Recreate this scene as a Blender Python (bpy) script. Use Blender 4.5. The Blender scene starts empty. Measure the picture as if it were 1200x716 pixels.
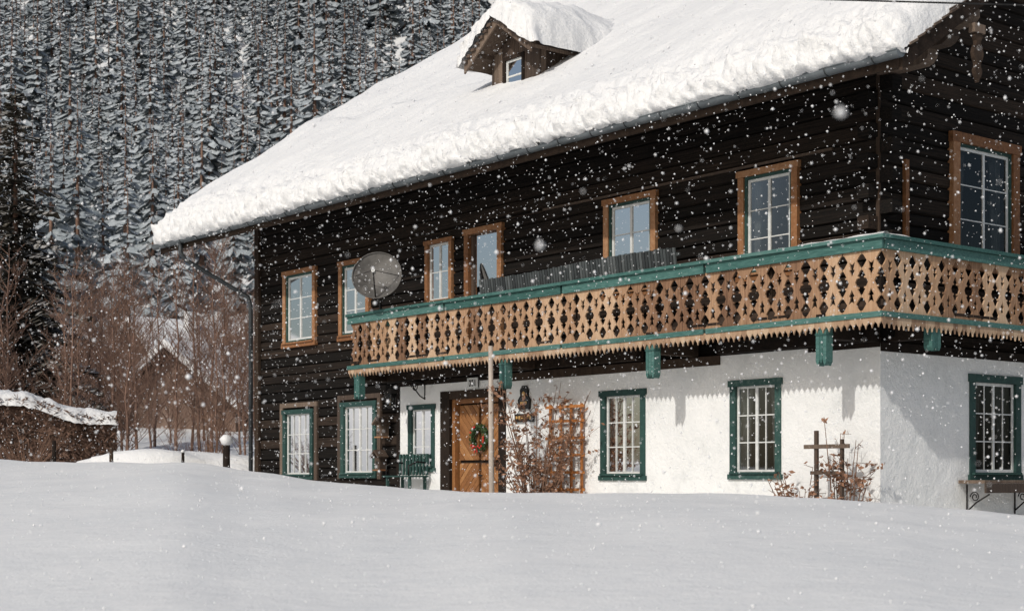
import bpy, math, random
from mathutils import Vector, Matrix, noise
random.seed(7)
R = random.uniform
scene = bpy.context.scene
COL = scene.collection

# ------------------------------------------------------------------ materials
def new_mat(name):
    m = bpy.data.materials.new(name); m.use_nodes = True
    nt = m.node_tree
    return m, nt, nt.nodes["Principled BSDF"]

def N(nt, t, **kw):
    n = nt.nodes.new(t)
    for k, v in kw.items():
        if k.startswith("i_"):
            n.inputs[k[2:].replace("_", " ")].default_value = v
        else:
            setattr(n, k, v)
    return n

def ramp(nt, src, stops):
    r = nt.nodes.new("ShaderNodeValToRGB")
    els = r.color_ramp.elements
    els[0].position, els[0].color = stops[0][0], (*stops[0][1], 1)
    els[1].position, els[1].color = stops[-1][0], (*stops[-1][1], 1)
    for p, c in stops[1:-1]:
        e = els.new(p); e.color = (*c, 1)
    nt.links.new(src, r.inputs[0])
    return r.outputs[0]

def coords(nt, scale=(1, 1, 1)):
    tc = N(nt, "ShaderNodeTexCoord"); mp = N(nt, "ShaderNodeMapping")
    mp.inputs["Scale"].default_value = scale
    nt.links.new(tc.outputs["Object"], mp.inputs[0])
    return mp.outputs[0]

def noise_tex(nt, vec, scale, detail=4, rough=.6):
    n = N(nt, "ShaderNodeTexNoise")
    n.inputs["Scale"].default_value = scale
    n.inputs["Detail"].default_value = detail
    n.inputs["Roughness"].default_value = rough
    nt.links.new(vec, n.inputs["Vector"])
    return n.outputs[0]

def bump(nt, bs, src, strength, dist):
    b = N(nt, "ShaderNodeBump")
    b.inputs["Strength"].default_value = strength
    b.inputs["Distance"].default_value = dist
    nt.links.new(src, b.inputs["Height"])
    nt.links.new(b.outputs[0], bs.inputs["Normal"])

def math_n(nt, op, a, b):
    m = N(nt, "ShaderNodeMath", operation=op)
    for i, v in enumerate((a, b)):
        if isinstance(v, (int, float)): m.inputs[i].default_value = v
        else: nt.links.new(v, m.inputs[i])
    return m.outputs[0]

def wood(name, stops, grain=(1, 1, 1), scale=6, rough=.75, bs_=.5, rndw=.5, spec=.25):
    m, nt, bs = new_mat(name)
    at = N(nt, "ShaderNodeAttribute"); at.attribute_name = "rnd"
    vec = coords(nt, grain)
    add = N(nt, "ShaderNodeVectorMath", operation='ADD')
    mul = N(nt, "ShaderNodeMath", operation='MULTIPLY'); mul.inputs[1].default_value = 37.
    nt.links.new(at.outputs["Fac"], mul.inputs[0])
    nt.links.new(vec, add.inputs[0]); nt.links.new(mul.outputs[0], add.inputs[1])
    n1 = noise_tex(nt, add.outputs[0], scale, 6, .65)
    n2 = noise_tex(nt, coords(nt), .9, 3, .6)
    v = math_n(nt, 'MULTIPLY', n1, 1 - rndw)
    r_ = math_n(nt, 'MULTIPLY', at.outputs["Fac"], rndw * .7)
    v = math_n(nt, 'ADD', v, r_)
    v = math_n(nt, 'ADD', v, math_n(nt, 'MULTIPLY', n2, rndw * .3))
    nt.links.new(ramp(nt, v, stops), bs.inputs["Base Color"])
    bs.inputs["Roughness"].default_value = rough
    bs.inputs["Specular IOR Level"].default_value = spec
    bump(nt, bs, n1, bs_, .01)
    return m

def plain(name, c1, c2, scale=8, rough=.6, metal=0, b=.2, spec=.4):
    m, nt, bs = new_mat(name)
    n1 = noise_tex(nt, coords(nt), scale, 5, .65)
    nt.links.new(ramp(nt, n1, [(.3, c1), (.7, c2)]), bs.inputs["Base Color"])
    bs.inputs["Roughness"].default_value = rough
    bs.inputs["Metallic"].default_value = metal
    bs.inputs["Specular IOR Level"].default_value = spec
    if b: bump(nt, bs, n1, b, .01)
    return m

M = {}
M['logs_x'] = wood("dark_log_wood", [(.22, (.005, .0048, .0045)), (.42, (.011, .0095, .0085)), (.56, (.024, .018, .0145)), (.68, (.048, .034, .026)), (.82, (.095, .068, .052))], (6, .22, 9), 5, .9, 1., .4, .08)
M['logs_g'] = wood("dark_log_wood_gable", [(.22, (.0055, .0052, .005)), (.42, (.012, .0105, .0095)), (.56, (.026, .020, .016)), (.68, (.048, .034, .026)), (.82, (.095, .068, .052))], (.22, 6, 9), 5, .9, 1., .4, .08)
M['dark'] = wood("dark_timber", [(.25, (.010, .008, .007)), (.5, (.024, .017, .013)), (.8, (.07, .048, .035))], (3, 3, 3), 3, .85, .8, .5, .1)
M['barn'] = wood("weathered_timber", [(.2, (.030, .022, .018)), (.5, (.085, .060, .045)), (.8, (.22, .165, .125))], (8, 8, .6), 4, .8, .8, .5)
M['balc'] = wood("balcony_wood", [(.2, (.065, .034, .022)), (.36, (.20, .112, .066)), (.55, (.40, .25, .15)), (.8, (.58, .44, .31))], (11, 11, .8), 3, .7, .8, .55, .15)
M['fringe'] = wood("fringe_wood", [(.2, (.16, .095, .06)), (.5, (.36, .24, .155)), (.8, (.52, .40, .28))], (6, 6, 1), 3, .7, .5, .5, .15)
M['case'] = wood("casing_wood", [(.2, (.10, .042, .018)), (.5, (.25, .115, .05)), (.8, (.41, .24, .135))], (5, 5, 5), 3, .6, .6, .4, .2)
M['door'] = wood("door_wood", [(.2, (.11, .044, .017)), (.5, (.26, .115, .042)), (.8, (.38, .20, .085))], (3, 3, 3), 5, .55, .4, .5)
M['teal'] = wood("teal_paint", [(.2, (.018, .050, .045)), (.42, (.036, .098, .087)), (.58, (.065, .15, .134)), (.72, (.12, .20, .185)), (.85, (.30, .34, .315))], (5, 1.2, 9), 5, .65, .6, .3, .2)
M['tealw'] = wood("teal_window_paint", [(.2, (.014, .034, .031)), (.6, (.030, .072, .063)), (.85, (.12, .17, .15))], (3, 3, 3), 4, .6, .5, .3, .2)
M['grey'] = wood("grey_slats", [(.2, (.018, .02, .021)), (.5, (.045, .052, .053)), (.8, (.11, .12, .12))], (4, 4, 1), 4, .75, .4, .6)
M['pole'] = wood("grey_pole_wood", [(.2, (.22, .18, .15)), (.8, (.52, .46, .40))], (8, 8, .8), 4, .8, .6, .3)
M['trel'] = wood("orange_trellis_wood", [(.2, (.26, .09, .025)), (.8, (.52, .22, .07))], (4, 4, 1), 4, .6, .4, .4)
M['white'] = plain("white_sash_paint", (.50, .52, .51), (.68, .68, .66), 12, .5, 0, .1)
M['metal'] = plain("zinc_gutter", (.085, .10, .108), (.17, .19, .20), 3, .5, .3, .1)
M['pipe'] = plain("dark_downpipe", (.02, .024, .027), (.06, .066, .07), 3, .5, .3, .1)
M['iron'] = plain("black_iron", (.010, .010, .010), (.03, .028, .026), 9, .5, .5, .2)
M['dish'] = plain("dish_grey", (.05, .048, .045), (.13, .122, .113), 5, .55, .1, .1)
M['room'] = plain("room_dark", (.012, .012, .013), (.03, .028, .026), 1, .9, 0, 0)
M['curt'] = plain("curtain_cloth", (.05, .05, .052), (.20, .195, .19), 4, .9, 0, .3)
M['bark'] = plain("twig_bark", (.11, .062, .044), (.27, .165, .12), 3, .85, 0, .0)
M['bark2'] = plain("shrub_bark", (.10, .055, .035), (.26, .15, .10), 5, .85, 0, .0)
M['leafb'] = plain("withered_leaf", (.12, .055, .03), (.38, .21, .13), 6, .8, 0, 0)
M['wreath'] = plain("wreath_green", (.012, .03, .010), (.05, .10, .03), 30, .7, 0, 0)
M['red'] = plain("berry_red", (.35, .012, .01), (.55, .03, .02), 20, .4, 0, 0)
M['gold'] = plain("sign_gold", (.40, .22, .06), (.60, .38, .14), 12, .5, 0, 0)
M['hedge'] = plain("hedge_twigs", (.05, .028, .02), (.20, .12, .085), 2, .9, 0, 0)
M['roofb'] = wood("eave_boards", [(.2, (.015, .011, .009)), (.5, (.035, .025, .019)), (.85, (.10, .07, .05))], (1, 8, 1), 3, .85, .6, .5, .1)
M['farwall'] = plain("far_house_wall", (.13, .085, .065), (.22, .15, .115), 2, .9, 0, 0)

def snow_mat(name, c1, c2, sc=3., bd=.03, fine=60, bstr=.5, mid=6., midw=.5):
    m, nt, bs = new_mat(name)
    vec = coords(nt)
    n1 = noise_tex(nt, vec, sc, 5, .6)
    n2 = noise_tex(nt, vec, fine, 4, .7)
    n3 = noise_tex(nt, coords(nt, (1, 1.6, 1)), mid, 3, .55)
    cc = math_n(nt, 'ADD', math_n(nt, 'MULTIPLY', n1, .6), math_n(nt, 'MULTIPLY', n3, .4))
    nt.links.new(ramp(nt, cc, [(.35, c1), (.65, c2)]), bs.inputs["Base Color"])
    bs.inputs["Roughness"].default_value = .65
    bs.inputs["Specular IOR Level"].default_value = .15
    v = math_n(nt, 'ADD', math_n(nt, 'ADD', n1, math_n(nt, 'MULTIPLY', n3, midw)), math_n(nt, 'MULTIPLY', n2, .3))
    bump(nt, bs, v, bstr, bd)
    return m
M['snow'] = snow_mat("snow", (.69, .70, .70), (.77, .77, .76), .8, .06, 30, .5, 5, .35)
M['snowr'] = snow_mat("roof_snow", (.68, .685, .69), (.735, .735, .73), 2.0, .07, 16, .7, 5, .5)
M['flake'] = plain("snowflake", (.80, .80, .80), (.85, .85, .85), 1, .8, 0, 0)

m, nt, bs = new_mat("white_plaster")
vec = coords(nt)
n1 = noise_tex(nt, vec, 1.1, 7, .7); n2 = noise_tex(nt, vec, 26, 5, .7); n3 = noise_tex(nt, vec, 3.5, 3, .5)
nt.links.new(ramp(nt, n1, [(.28, (.60, .61, .60)), (.45, (.75, .755, .745)), (.7, (.80, .80, .79))]), bs.inputs["Base Color"])
bs.inputs["Roughness"].default_value = .9; bs.inputs["Specular IOR Level"].default_value = .1
bump(nt, bs, math_n(nt, 'ADD', math_n(nt, 'MULTIPLY', n2, .45), n3), .9, .045)
M['plaster'] = m

m = bpy.data.materials.new("window_glass"); m.use_nodes = True; nt = m.node_tree
nt.nodes.clear()
out = N(nt, "ShaderNodeOutputMaterial"); mix = N(nt, "ShaderNodeMixShader")
tr = N(nt, "ShaderNodeBsdfTransparent"); tr.inputs[0].default_value = (.66, .70, .70, 1)
gl = N(nt, "ShaderNodeBsdfGlossy"); gl.inputs["Roughness"].default_value = .03
fr = N(nt, "ShaderNodeFresnel"); fr.inputs[0].default_value = 1.42
nt.links.new(fr.outputs[0], mix.inputs[0]); nt.links.new(tr.outputs[0], mix.inputs[1]); nt.links.new(gl.outputs[0], mix.inputs[2])
nt.links.new(mix.outputs[0], out.inputs[0])
M['glass'] = m

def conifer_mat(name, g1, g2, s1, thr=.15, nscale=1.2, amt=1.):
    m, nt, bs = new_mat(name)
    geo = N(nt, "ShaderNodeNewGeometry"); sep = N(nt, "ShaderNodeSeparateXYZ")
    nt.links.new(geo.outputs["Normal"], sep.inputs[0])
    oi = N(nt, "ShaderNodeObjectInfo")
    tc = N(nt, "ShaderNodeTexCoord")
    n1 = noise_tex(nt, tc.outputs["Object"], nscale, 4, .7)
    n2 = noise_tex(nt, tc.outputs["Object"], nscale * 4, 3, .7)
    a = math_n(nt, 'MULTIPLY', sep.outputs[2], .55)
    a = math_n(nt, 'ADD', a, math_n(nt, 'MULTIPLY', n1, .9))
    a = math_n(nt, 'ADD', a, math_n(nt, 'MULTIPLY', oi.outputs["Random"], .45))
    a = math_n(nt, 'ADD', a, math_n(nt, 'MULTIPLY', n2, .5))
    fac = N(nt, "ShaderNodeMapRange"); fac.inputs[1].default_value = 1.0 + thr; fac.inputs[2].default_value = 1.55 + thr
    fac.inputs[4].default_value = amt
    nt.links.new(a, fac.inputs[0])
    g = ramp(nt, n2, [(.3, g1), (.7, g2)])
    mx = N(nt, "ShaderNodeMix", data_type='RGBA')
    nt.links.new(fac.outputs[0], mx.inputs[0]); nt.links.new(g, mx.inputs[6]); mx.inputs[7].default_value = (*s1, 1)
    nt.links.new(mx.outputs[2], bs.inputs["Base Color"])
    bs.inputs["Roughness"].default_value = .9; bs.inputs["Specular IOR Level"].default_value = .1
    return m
M['fir'] = conifer_mat("haze_tinted_fir_foliage", (.165, .19, .205), (.215, .245, .262), (.43, .465, .49), .0, .5)  # distance haze painted into the colours: needles paled bluish, snow dulled, low contrast
M['firn'] = conifer_mat("near_fir_foliage", (.036, .035, .028), (.10, .085, .065), (.74, .74, .74), .08, 1.5)

# ------------------------------------------------------------------ mesh builder
class MB:
    def __init__(s): s.v = []; s.f = []; s.m = []; s.r = []; s.sm = []; s.mats = []
    def mi(s, k):
        if k not in s.mats: s.mats.append(k)
        return s.mats.index(k)
    def face(s, idx, k, r=.5, sm=False):
        s.f.append(tuple(idx)); s.m.append(s.mi(k)); s.r.append(r); s.sm.append(sm)
    def quad(s, pts, k, r=None, sm=False):
        if r is None: r = random.random()
        b = len(s.v); s.v += [tuple(p) for p in pts]; s.face(range(b, b + len(pts)), k, r, sm)
    def hexa(s, c, k, r=None):
        if r is None: r = random.random()
        b = len(s.v); s.v += [tuple(p) for p in c]
        for f in ((3, 2, 1, 0), (4, 5, 6, 7), (0, 1, 5, 4), (1, 2, 6, 5), (2, 3, 7, 6), (3, 0, 4, 7)):
            s.face([b + i for i in f], k, r)
    def box(s, x0, x1, y0, y1, z0, z1, k, r=None):
        x0, x1 = sorted((x0, x1)); y0, y1 = sorted((y0, y1)); z0, z1 = sorted((z0, z1))
        s.hexa([(x0, y0, z0), (x1, y0, z0), (x1, y1, z0), (x0, y1, z0), (x0, y0, z1), (x1, y0, z1), (x1, y1, z1), (x0, y1, z1)], k, r)
    def prism(s, poly, d, k, r=None, sm=False):
        if r is None: r = random.random()
        n = len(poly); b = len(s.v); d = Vector(d)
        s.v += [tuple(p) for p in poly]; s.v += [tuple(Vector(p) + d) for p in poly]
        s.face(range(b, b + n), k, r); s.face([b + n + i for i in reversed(range(n))], k, r)
        for i in range(n):
            j = (i + 1) % n
            s.face((b + i, b + n + i, b + n + j, b + j), k, r, sm)
    def tube(s, pts, rad, k, n=8, r=None, sm=True, cap=True):
        if r is None: r = random.random()
        pts = [Vector(p) for p in pts]
        if isinstance(rad, (int, float)): rad = [rad] * len(pts)
        b = len(s.v)
        prev = None
        for i, p in enumerate(pts):
            d = (pts[min(i + 1, len(pts) - 1)] - pts[max(i - 1, 0)])
            if d.length < 1e-9: d = Vector((0, 0, 1))
            d.normalize()
            if prev is None:
                a = d.orthogonal().normalized()
            else:
                a = (prev - d * prev.dot(d))
                a = a.normalized() if a.length > 1e-6 else d.orthogonal().normalized()
            prev = a
            c = d.cross(a)
            for j in range(n):
                t = 2 * math.pi * j / n
                s.v.append(tuple(p + (a * math.cos(t) + c * math.sin(t)) * rad[i]))
        for i in range(len(pts) - 1):
            for j in range(n):
                j2 = (j + 1) % n
                s.face((b + i * n + j, b + i * n + j2, b + (i + 1) * n + j2, b + (i + 1) * n + j), k, r, sm)
        if cap:
            s.face([b + j for j in reversed(range(n))], k, r)
            e = b + (len(pts) - 1) * n
            s.face([e + j for j in range(n)], k, r)
    def blob(s, c, rad, k, r=None, amp=.15, nu=10, nv=7, fs=3., squash=(1, 1, 1)):
        if r is None: r = random.random()
        b = len(s.v); c = Vector(c); off = Vector((R(0, 50), R(0, 50), R(0, 50)))
        for i in range(nv + 1):
            ph = math.pi * i / nv
            for j in range(nu):
                th = 2 * math.pi * j / nu
                d = Vector((math.sin(ph) * math.cos(th), math.sin(ph) * math.sin(th), math.cos(ph)))
                q = rad * (1 + amp * 2 * noise.noise(d * fs * .5 + off))
                s.v.append(tuple(c + Vector((d.x * squash[0], d.y * squash[1], d.z * squash[2])) * q))
        for i in range(nv):
            for j in range(nu):
                j2 = (j + 1) % nu
                s.face((b + i * nu + j, b + (i + 1) * nu + j, b + (i + 1) * nu + j2, b + i * nu + j2), k, r, True)
    def add_mesh(s, verts, faces, xf, k, r=None):
        if r is None: r = random.random()
        b = len(s.v); s.v += [tuple(xf(v)) for v in verts]
        for f in faces: s.face([b + i for i in f], k, r)
    def mesh(s, name):
        me = bpy.data.meshes.new(name)
        me.from_pydata(s.v, [], s.f)
        for k in s.mats: me.materials.append(M[k])
        me.polygons.foreach_set("material_index", s.m)
        me.polygons.foreach_set("use_smooth", s.sm)
        at = me.attributes.new("rnd", 'FLOAT', 'FACE')
        at.data.foreach_set("value", s.r)
        me.update()
        return me
    def obj(s, name, parent=None, matrix=None):
        o = bpy.data.objects.new(name, s.mesh(name)); COL.objects.link(o)
        if parent: o.parent = parent
        if matrix is not None: o.matrix_world = matrix
        return o

# ------------------------------------------------------------------ house frame
CX, CY = 5.24, 22.0
ANG = math.atan2(.626, .780)
HM = Matrix.Translation((CX, CY, 0)) @ Matrix.Rotation(ANG, 4, 'Z')
house = bpy.data.objects.new("farmhouse", None); COL.objects.link(house); house.matrix_world = HM
LEN, WID = 17.8, 18.8
EAVE, RID = -1.6, 9.4
SL = .66
def zr(u):
    return 5.52 + SL * (min(u, 2 * RID - u) - EAVE)

F_UP = [(1.47, 2.63, 3.12, 4.66, 'case'), (4.51, 5.75, 3.12, 4.66, 'case'), (10.17, 11.02, 3.45, 4.60, 'case'),
        (13.07, 14.2, 3.0, 4.52, 'case'), (15.2, 16.55, 3.0, 4.55, 'case')]
F_UPD = (8.62, 9.73, 2.42, 4.64)
F_LOW = [(1.76, 2.77, .06, 1.42), (4.72, 5.79, .04, 1.39), (10.68, 11.55, .2, 1.36)]
F_LOWL = [(12.81, 14.12, .08, 1.51), (15.3, 16.55, .05, 1.43)]
F_DOOR = (8.42, 10.45, -1.2, 1.68)
G_UP = [(1.66, 3.34, 3.25, 5.02), (6.2, 7.8, 3.25, 5.02)]
G_LOW = [(2.04, 3.34, .05, 1.45), (6.5, 7.8, .05, 1.45)]

class Plane:
    def __init__(s, kind, off=0): s.k = kind; s.off = off
    def p(s, a, z, o=0):
        o += s.off
        return (-o, a, z) if s.k == 'F' else (a, -o, z)
    def box(s, mb, a0, a1, z0, z1, o0, o1, k, r=None):
        p, q = s.p(a0, z0, o0), s.p(a1, z1, o1)
        mb.box(p[0], q[0], p[1], q[1], p[2], q[2], k, r)
FP, GP = Plane('F'), Plane('G')

def log_rows(mb, pl, a0, a1, z0, z1, opens, mk, h=.22, lim=None):
    z = z0
    while z < z1 - .03:
        zt = min(z + h * R(.82, 1.18), z1)
        iv = [(a0, a1)]
        if lim:
            l0, l1 = lim(zt); iv = [(max(a0, l0), min(a1, l1))]
        for (b0, b1, y0, y1) in opens:
            if y0 < zt - .02 and y1 > z + .02:
                nv = []
                for (c0, c1) in iv:
                    if b1 <= c0 or b0 >= c1: nv.append((c0, c1)); continue
                    if b0 > c0: nv.append((c0, b0))
                    if b1 < c1: nv.append((b1, c1))
                iv = nv
        rr = random.random(); o = R(-.004, .008)
        for (c0, c1) in iv:
            if c1 - c0 < .02: continue
            n = max(1, int((c1 - c0) / .45)); b = len(mb.v); m_ = 6
            for i in range(n + 1):
                a = c0 + (c1 - c0) * i / n
                wv = .010 * noise.noise(Vector((a * .8, z * 3, 1))); w2 = .008 * noise.noise(Vector((a * 1.3, z * 5, 7)))
                wt = .010 * noise.noise(Vector((a * .8, zt * 3, 1)))
                for po, pz in ((-.2, z + .003), (-.02 + o, z + .004 + wv), (.018 + o + w2, z + .026 + wv), (.024 + o + w2, zt - .026 + wt), (-.02 + o, zt - .004 + wt), (-.2, zt - .003)):
                    mb.v.append(pl.p(a, pz, po))
            for i in range(n):
                for j in range(m_ - 1):
                    q = b + i * m_ + j; mb.face((q, q + 1, q + 1 + m_, q + m_), mk, rr)
            mb.face([b + j for j in range(m_)], mk, rr); mb.face([b + n * m_ + j for j in reversed(range(m_))], mk, rr)
        z = zt

def grid_wall(mb, pl, a0, a1, z0, z1, opens, mk, depth=.3, off=0):
    xs = sorted({a0, a1, *[o[0] for o in opens], *[o[1] for o in opens]}); zs = sorted({z0, z1, *[o[2] for o in opens], *[o[3] for o in opens]})
    xs = [x for x in xs if a0 <= x <= a1]; zs = [z for z in zs if z0 <= z <= z1]
    for i in range(len(xs) - 1):
        for j in range(len(zs) - 1):
            cx, cz = (xs[i] + xs[i + 1]) / 2, (zs[j] + zs[j + 1]) / 2
            if any(o[0] < cx < o[1] and o[2] < cz < o[3] for o in opens): continue
            mb.quad([pl.p(xs[i], zs[j], off), pl.p(xs[i + 1], zs[j], off), pl.p(xs[i + 1], zs[j + 1], off), pl.p(xs[i], zs[j + 1], off)], mk, .5)
    for o in opens:
        b0, b1, y0, y1 = o[:4]; y0 = max(y0, z0); y1 = min(y1, z1)
        for (p, q) in (((b0, y0), (b0, y1)), ((b1, y0), (b1, y1)), ((b0, y1), (b1, y1)), ((b0, y0), (b1, y0))):
            mb.quad([pl.p(p[0], p[1], off), pl.p(q[0], q[1], off), pl.p(q[0], q[1], off - depth), pl.p(p[0], p[1], off - depth)], mk, .5)
    mb.quad([pl.p(a0, z1, off), pl.p(a1, z1, off), pl.p(a1, z1, off - .25), pl.p(a0, z1, off - .25)], mk, .5)

wl = MB()
allup = [(a, b, c, d) for a, b, c, d, *_ in F_UP] + [F_UPD]
log_rows(wl, FP, -.0, LEN, 1.93, 6.4, allup, 'logs_x')
log_rows(wl, FP, 11.9, LEN, -1.3, 1.93, F_LOWL, 'logs_x')
log_rows(wl, GP, 0.0, WID, 1.93, 11.6, G_UP, 'logs_g', lim=lambda z: ((max(0, (z - 5.3) / SL + EAVE)), min(WID, 2 * RID - ((z - 5.3) / SL + EAVE))))
for z in [i * .25 for i in range(-5, 48)]:
    u0 = max(0.02, (z + .25 - 5.3) / SL + EAVE); u1 = 2 * RID - u0
    if u1 > u0: wl.box(u0, u1, LEN - .2, LEN + R(-.005, .01), z, z + .24, 'logs_g')
wl.box(WID - .2, WID, 0.2, LEN - .2, -1.3, 6.4, 'dark')
z = 2.0; i = 0
while z < 6.1:
    if i % 2 == 0: wl.box(-.02, .20, -.24 + R(-.02, .02), -.03, z, z + .19, 'logs_g')
    else: wl.box(-.24 + R(-.02, .02), -.03, -.0, .20, z, z + .19, 'logs_x')
    z += .22; i += 1
wl.box(-.03, .0, -.03, .03, 1.93, 6.3, 'dark')
wl.box(.50, .58, -.09, -.03, 3.3, 4.6, 'case', .05)
wl.box(-.10, -.045, 11.86, 12.0, -1.2, 2.0, 'dark')
wl.box(-.10, -.03, LEN - .16, LEN + .02, -1.2, 6.3, 'dark')
wl.box(-.075, -.03, .8, 7.4, 4.80, 4.84, 'barn')
wl.box(-.06, -.03, 7.4, 17.6, 4.78, 4.81, 'dark')
wl.box(-.16, -.02, 0.0, LEN, 5.95, 6.15, 'dark')
wl.obj("timber_walls", house)

pw = MB()
grid_wall(pw, FP, -.10, 11.9, -1.3, 1.92, F_LOW + [F_DOOR], 'plaster', .35, .10)
grid_wall(pw, GP, -.10, WID, -1.3, 1.90, G_LOW, 'plaster', .35, .10)
pw.quad([(-.10, 11.9, -1.3), (0, 11.9, -1.3), (0, 11.9, 1.92), (-.10, 11.9, 1.92)], 'plaster')
pw.obj("plaster_walls", house)

rm = MB()
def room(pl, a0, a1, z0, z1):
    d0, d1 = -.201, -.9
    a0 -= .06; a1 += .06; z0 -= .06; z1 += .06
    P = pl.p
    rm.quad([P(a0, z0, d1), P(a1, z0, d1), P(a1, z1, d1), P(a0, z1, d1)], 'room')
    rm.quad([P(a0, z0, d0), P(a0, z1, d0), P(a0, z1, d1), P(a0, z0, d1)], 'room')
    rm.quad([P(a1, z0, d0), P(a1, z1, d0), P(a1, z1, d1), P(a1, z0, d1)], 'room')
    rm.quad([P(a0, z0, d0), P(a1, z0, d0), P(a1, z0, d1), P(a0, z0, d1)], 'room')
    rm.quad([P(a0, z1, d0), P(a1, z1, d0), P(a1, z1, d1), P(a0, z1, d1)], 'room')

def window(name, pl, a0, a1, z0, z1, casek, casew=.13, base=0.045, cols=2, rows=2, curtain=.25, sash='white', sill=True, caseo=.05, inner=None, f=.045):
    mb = MB()
    B = lambda x0, x1, y0, y1, o0, o1, k: pl.box(mb, x0, x1, y0, y1, o0, o1, k)
    co = base + caseo
    B(a0 - .02, a0 + casew, z0, z1, base - .06, co, casek); B(a1 - casew, a1 + .02, z0, z1, base - .06, co, casek)
    B(a0 - .05, a1 + .05, z1, z1 + casew, base - .02, co + .012, casek)
    B(a0 - .05, a1 + .05, z0 - casew * .8, z0, base - .02, co + .02, casek)
    if sill: B(a0 + casew * .2, a1 - casew * .2, z0 + .001, z0 + .035, base, co + .055, casek)
    i0, i1, y0, y1 = a0 + casew, a1 - casew, z0 + .036, z1
    if inner:
        g = .045
        B(i0, i0 + g, y0, y1, base - .06, base + .012, inner); B(i1 - g, i1, y0, y1, base - .06, base + .012, inner)
        B(i0 + g, i1 - g, y1 - g, y1, base - .06, base + .012, inner); B(i0 + g, i1 - g, y0, y0 + g, base - .06, base + .012, inner)
        i0 += g; i1 -= g; y0 += g; y1 -= g
    o0, o1 = base - .05, base - .02
    B(i0, i0 + f, y0, y1, o0, o1, sash); B(i1 - f, i1, y0, y1, o0, o1, sash)
    B(i0 + f, i1 - f, y1 - f, y1, o0, o1, sash); B(i0 + f, i1 - f, y0, y0 + f, o0, o1, sash)
    g0, g1, h0, h1 = i0 + f, i1 - f, y0 + f, y1 - f
    for c in range(1, cols):
        x = g0 + (g1 - g0) * c / cols
        w = .024 if c * 2 == cols else .008
        B(x - w, x + w, h0, h1, o1 - .012 if w < .02 else o0 + .005, o1 + .003, sash)
    for r in range(1, rows):
        z = h0 + (h1 - h0) * r / rows
        B(g0, g1, z - .009, z + .009, o1 - .012, o1 - .003, sash)
    og = base - .035
    P = pl.p
    mb.quad([P(g0, h0, og), P(g1, h0, og), P(g1, h1, og), P(g0, h1, og)], 'glass')
    oc = base - .17
    if curtain > 0:
        for side in (0, 1):
            n = 14; w = (g1 - g0) * curtain * R(.8, 1.15)
            rr = random.random()
            for i in range(n):
                t0, t1 = i / n, (i + 1) / n
                oa, ob = oc + .03 * math.sin(t0 * 20), oc + .03 * math.sin(t1 * 20)
                def cx(t, k):
                    ww = w * (1.0 if k else .72)
                    return g0 - .03 + ww * t if side == 0 else g1 + .03 - ww * t
                mb.quad([P(cx(t0, 0), h0 - .05, oa), P(cx(t1, 0), h0 - .05, ob), P(cx(t1, 1), h1 + .05, ob), P(cx(t0, 1), h1 + .05, oa)], 'curt', rr, True)
    mb.obj(name, house)
    room(pl, a0, a1, z0, z1)

for i, (a, b, c, d, k) in enumerate(F_UP):
    window("window_upper_%d" % i, FP, a, b, c, d, k, .10 if b - a > 1 else .08, cols=2, rows=3 if b - a > 1 else 2, curtain=.22, caseo=.04, inner='tealw' if b - a > 1 else None)
for i, (a, b, c, d) in enumerate(F_LOW):
    window("window_lower_%d" % i, FP, a, b, c, d, 'tealw', .10, base=.09, cols=4 if b - a > .9 else 2, rows=3, curtain=.30, caseo=.03, f=.034)
for i, (a, b, c, d) in enumerate(F_LOWL):
    window("window_lower_left_%d" % i, FP, a, b, c, d, 'tealw', .10, base=.045, cols=4, rows=3, curtain=.34, caseo=.04, f=.034)
    mb = MB()
    for (x0, x1, y0, y1) in ((a - .17, a - .05, c - .1, d + .15), (b + .05, b + .17, c - .1, d + .15), (a - .17, b + .17, d + .151, d + .25)):
        FP.box(mb, x0, x1, y0, y1, .01, .065, 'barn')
    mb.obj("outer_casing_%d" % i, house)
for i, (a, b, c, d) in enumerate(G_UP):
    window("window_gable_upper_%d" % i, GP, a, b, c, d, 'case', .15, cols=2, rows=3, curtain=.25, caseo=.05, inner='tealw')
for i, (a, b, c, d) in enumerate(G_LOW):
    window("window_gable_lower_%d" % i, GP, a, b, c, d, 'tealw', .12, base=.09, cols=4, rows=3, curtain=.34, caseo=.03)
bd = MB()
a, b, c, d = F_UPD
FP.box(bd, a - .02, a + .11, c, d, -.05, .08, 'case'); FP.box(bd, b - .11, b + .02, c, d, -.05, .08, 'case'); FP.box(bd, a - .05, b + .05, d, d + .11, -.02, .092, 'case')
FP.box(bd, a + .11, b - .11, c, c + 1.0, -.06, -.01, 'dark')
FP.box(bd, a + .11, a + .18, c + 1.0, d, -.06, -.0, 'barn'); FP.box(bd, b - .18, b - .11, c + 1.0, d, -.06, -.0, 'barn')
bd.quad([FP.p(a + .18, c + 1, -.03), FP.p(b - .18, c + 1, -.03), FP.p(b - .18, d, -.03), FP.p(a + .18, d, -.03)], 'glass')
bd.quad([FP.p(a + .18, c + 1, -.12), FP.p(b - .18, c + 1, -.12), FP.p(b - .18, d, -.12), FP.p(a + .18, d, -.12)], 'room')
bd.obj("balcony_door", house); room(FP, a, b, c, d)

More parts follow.
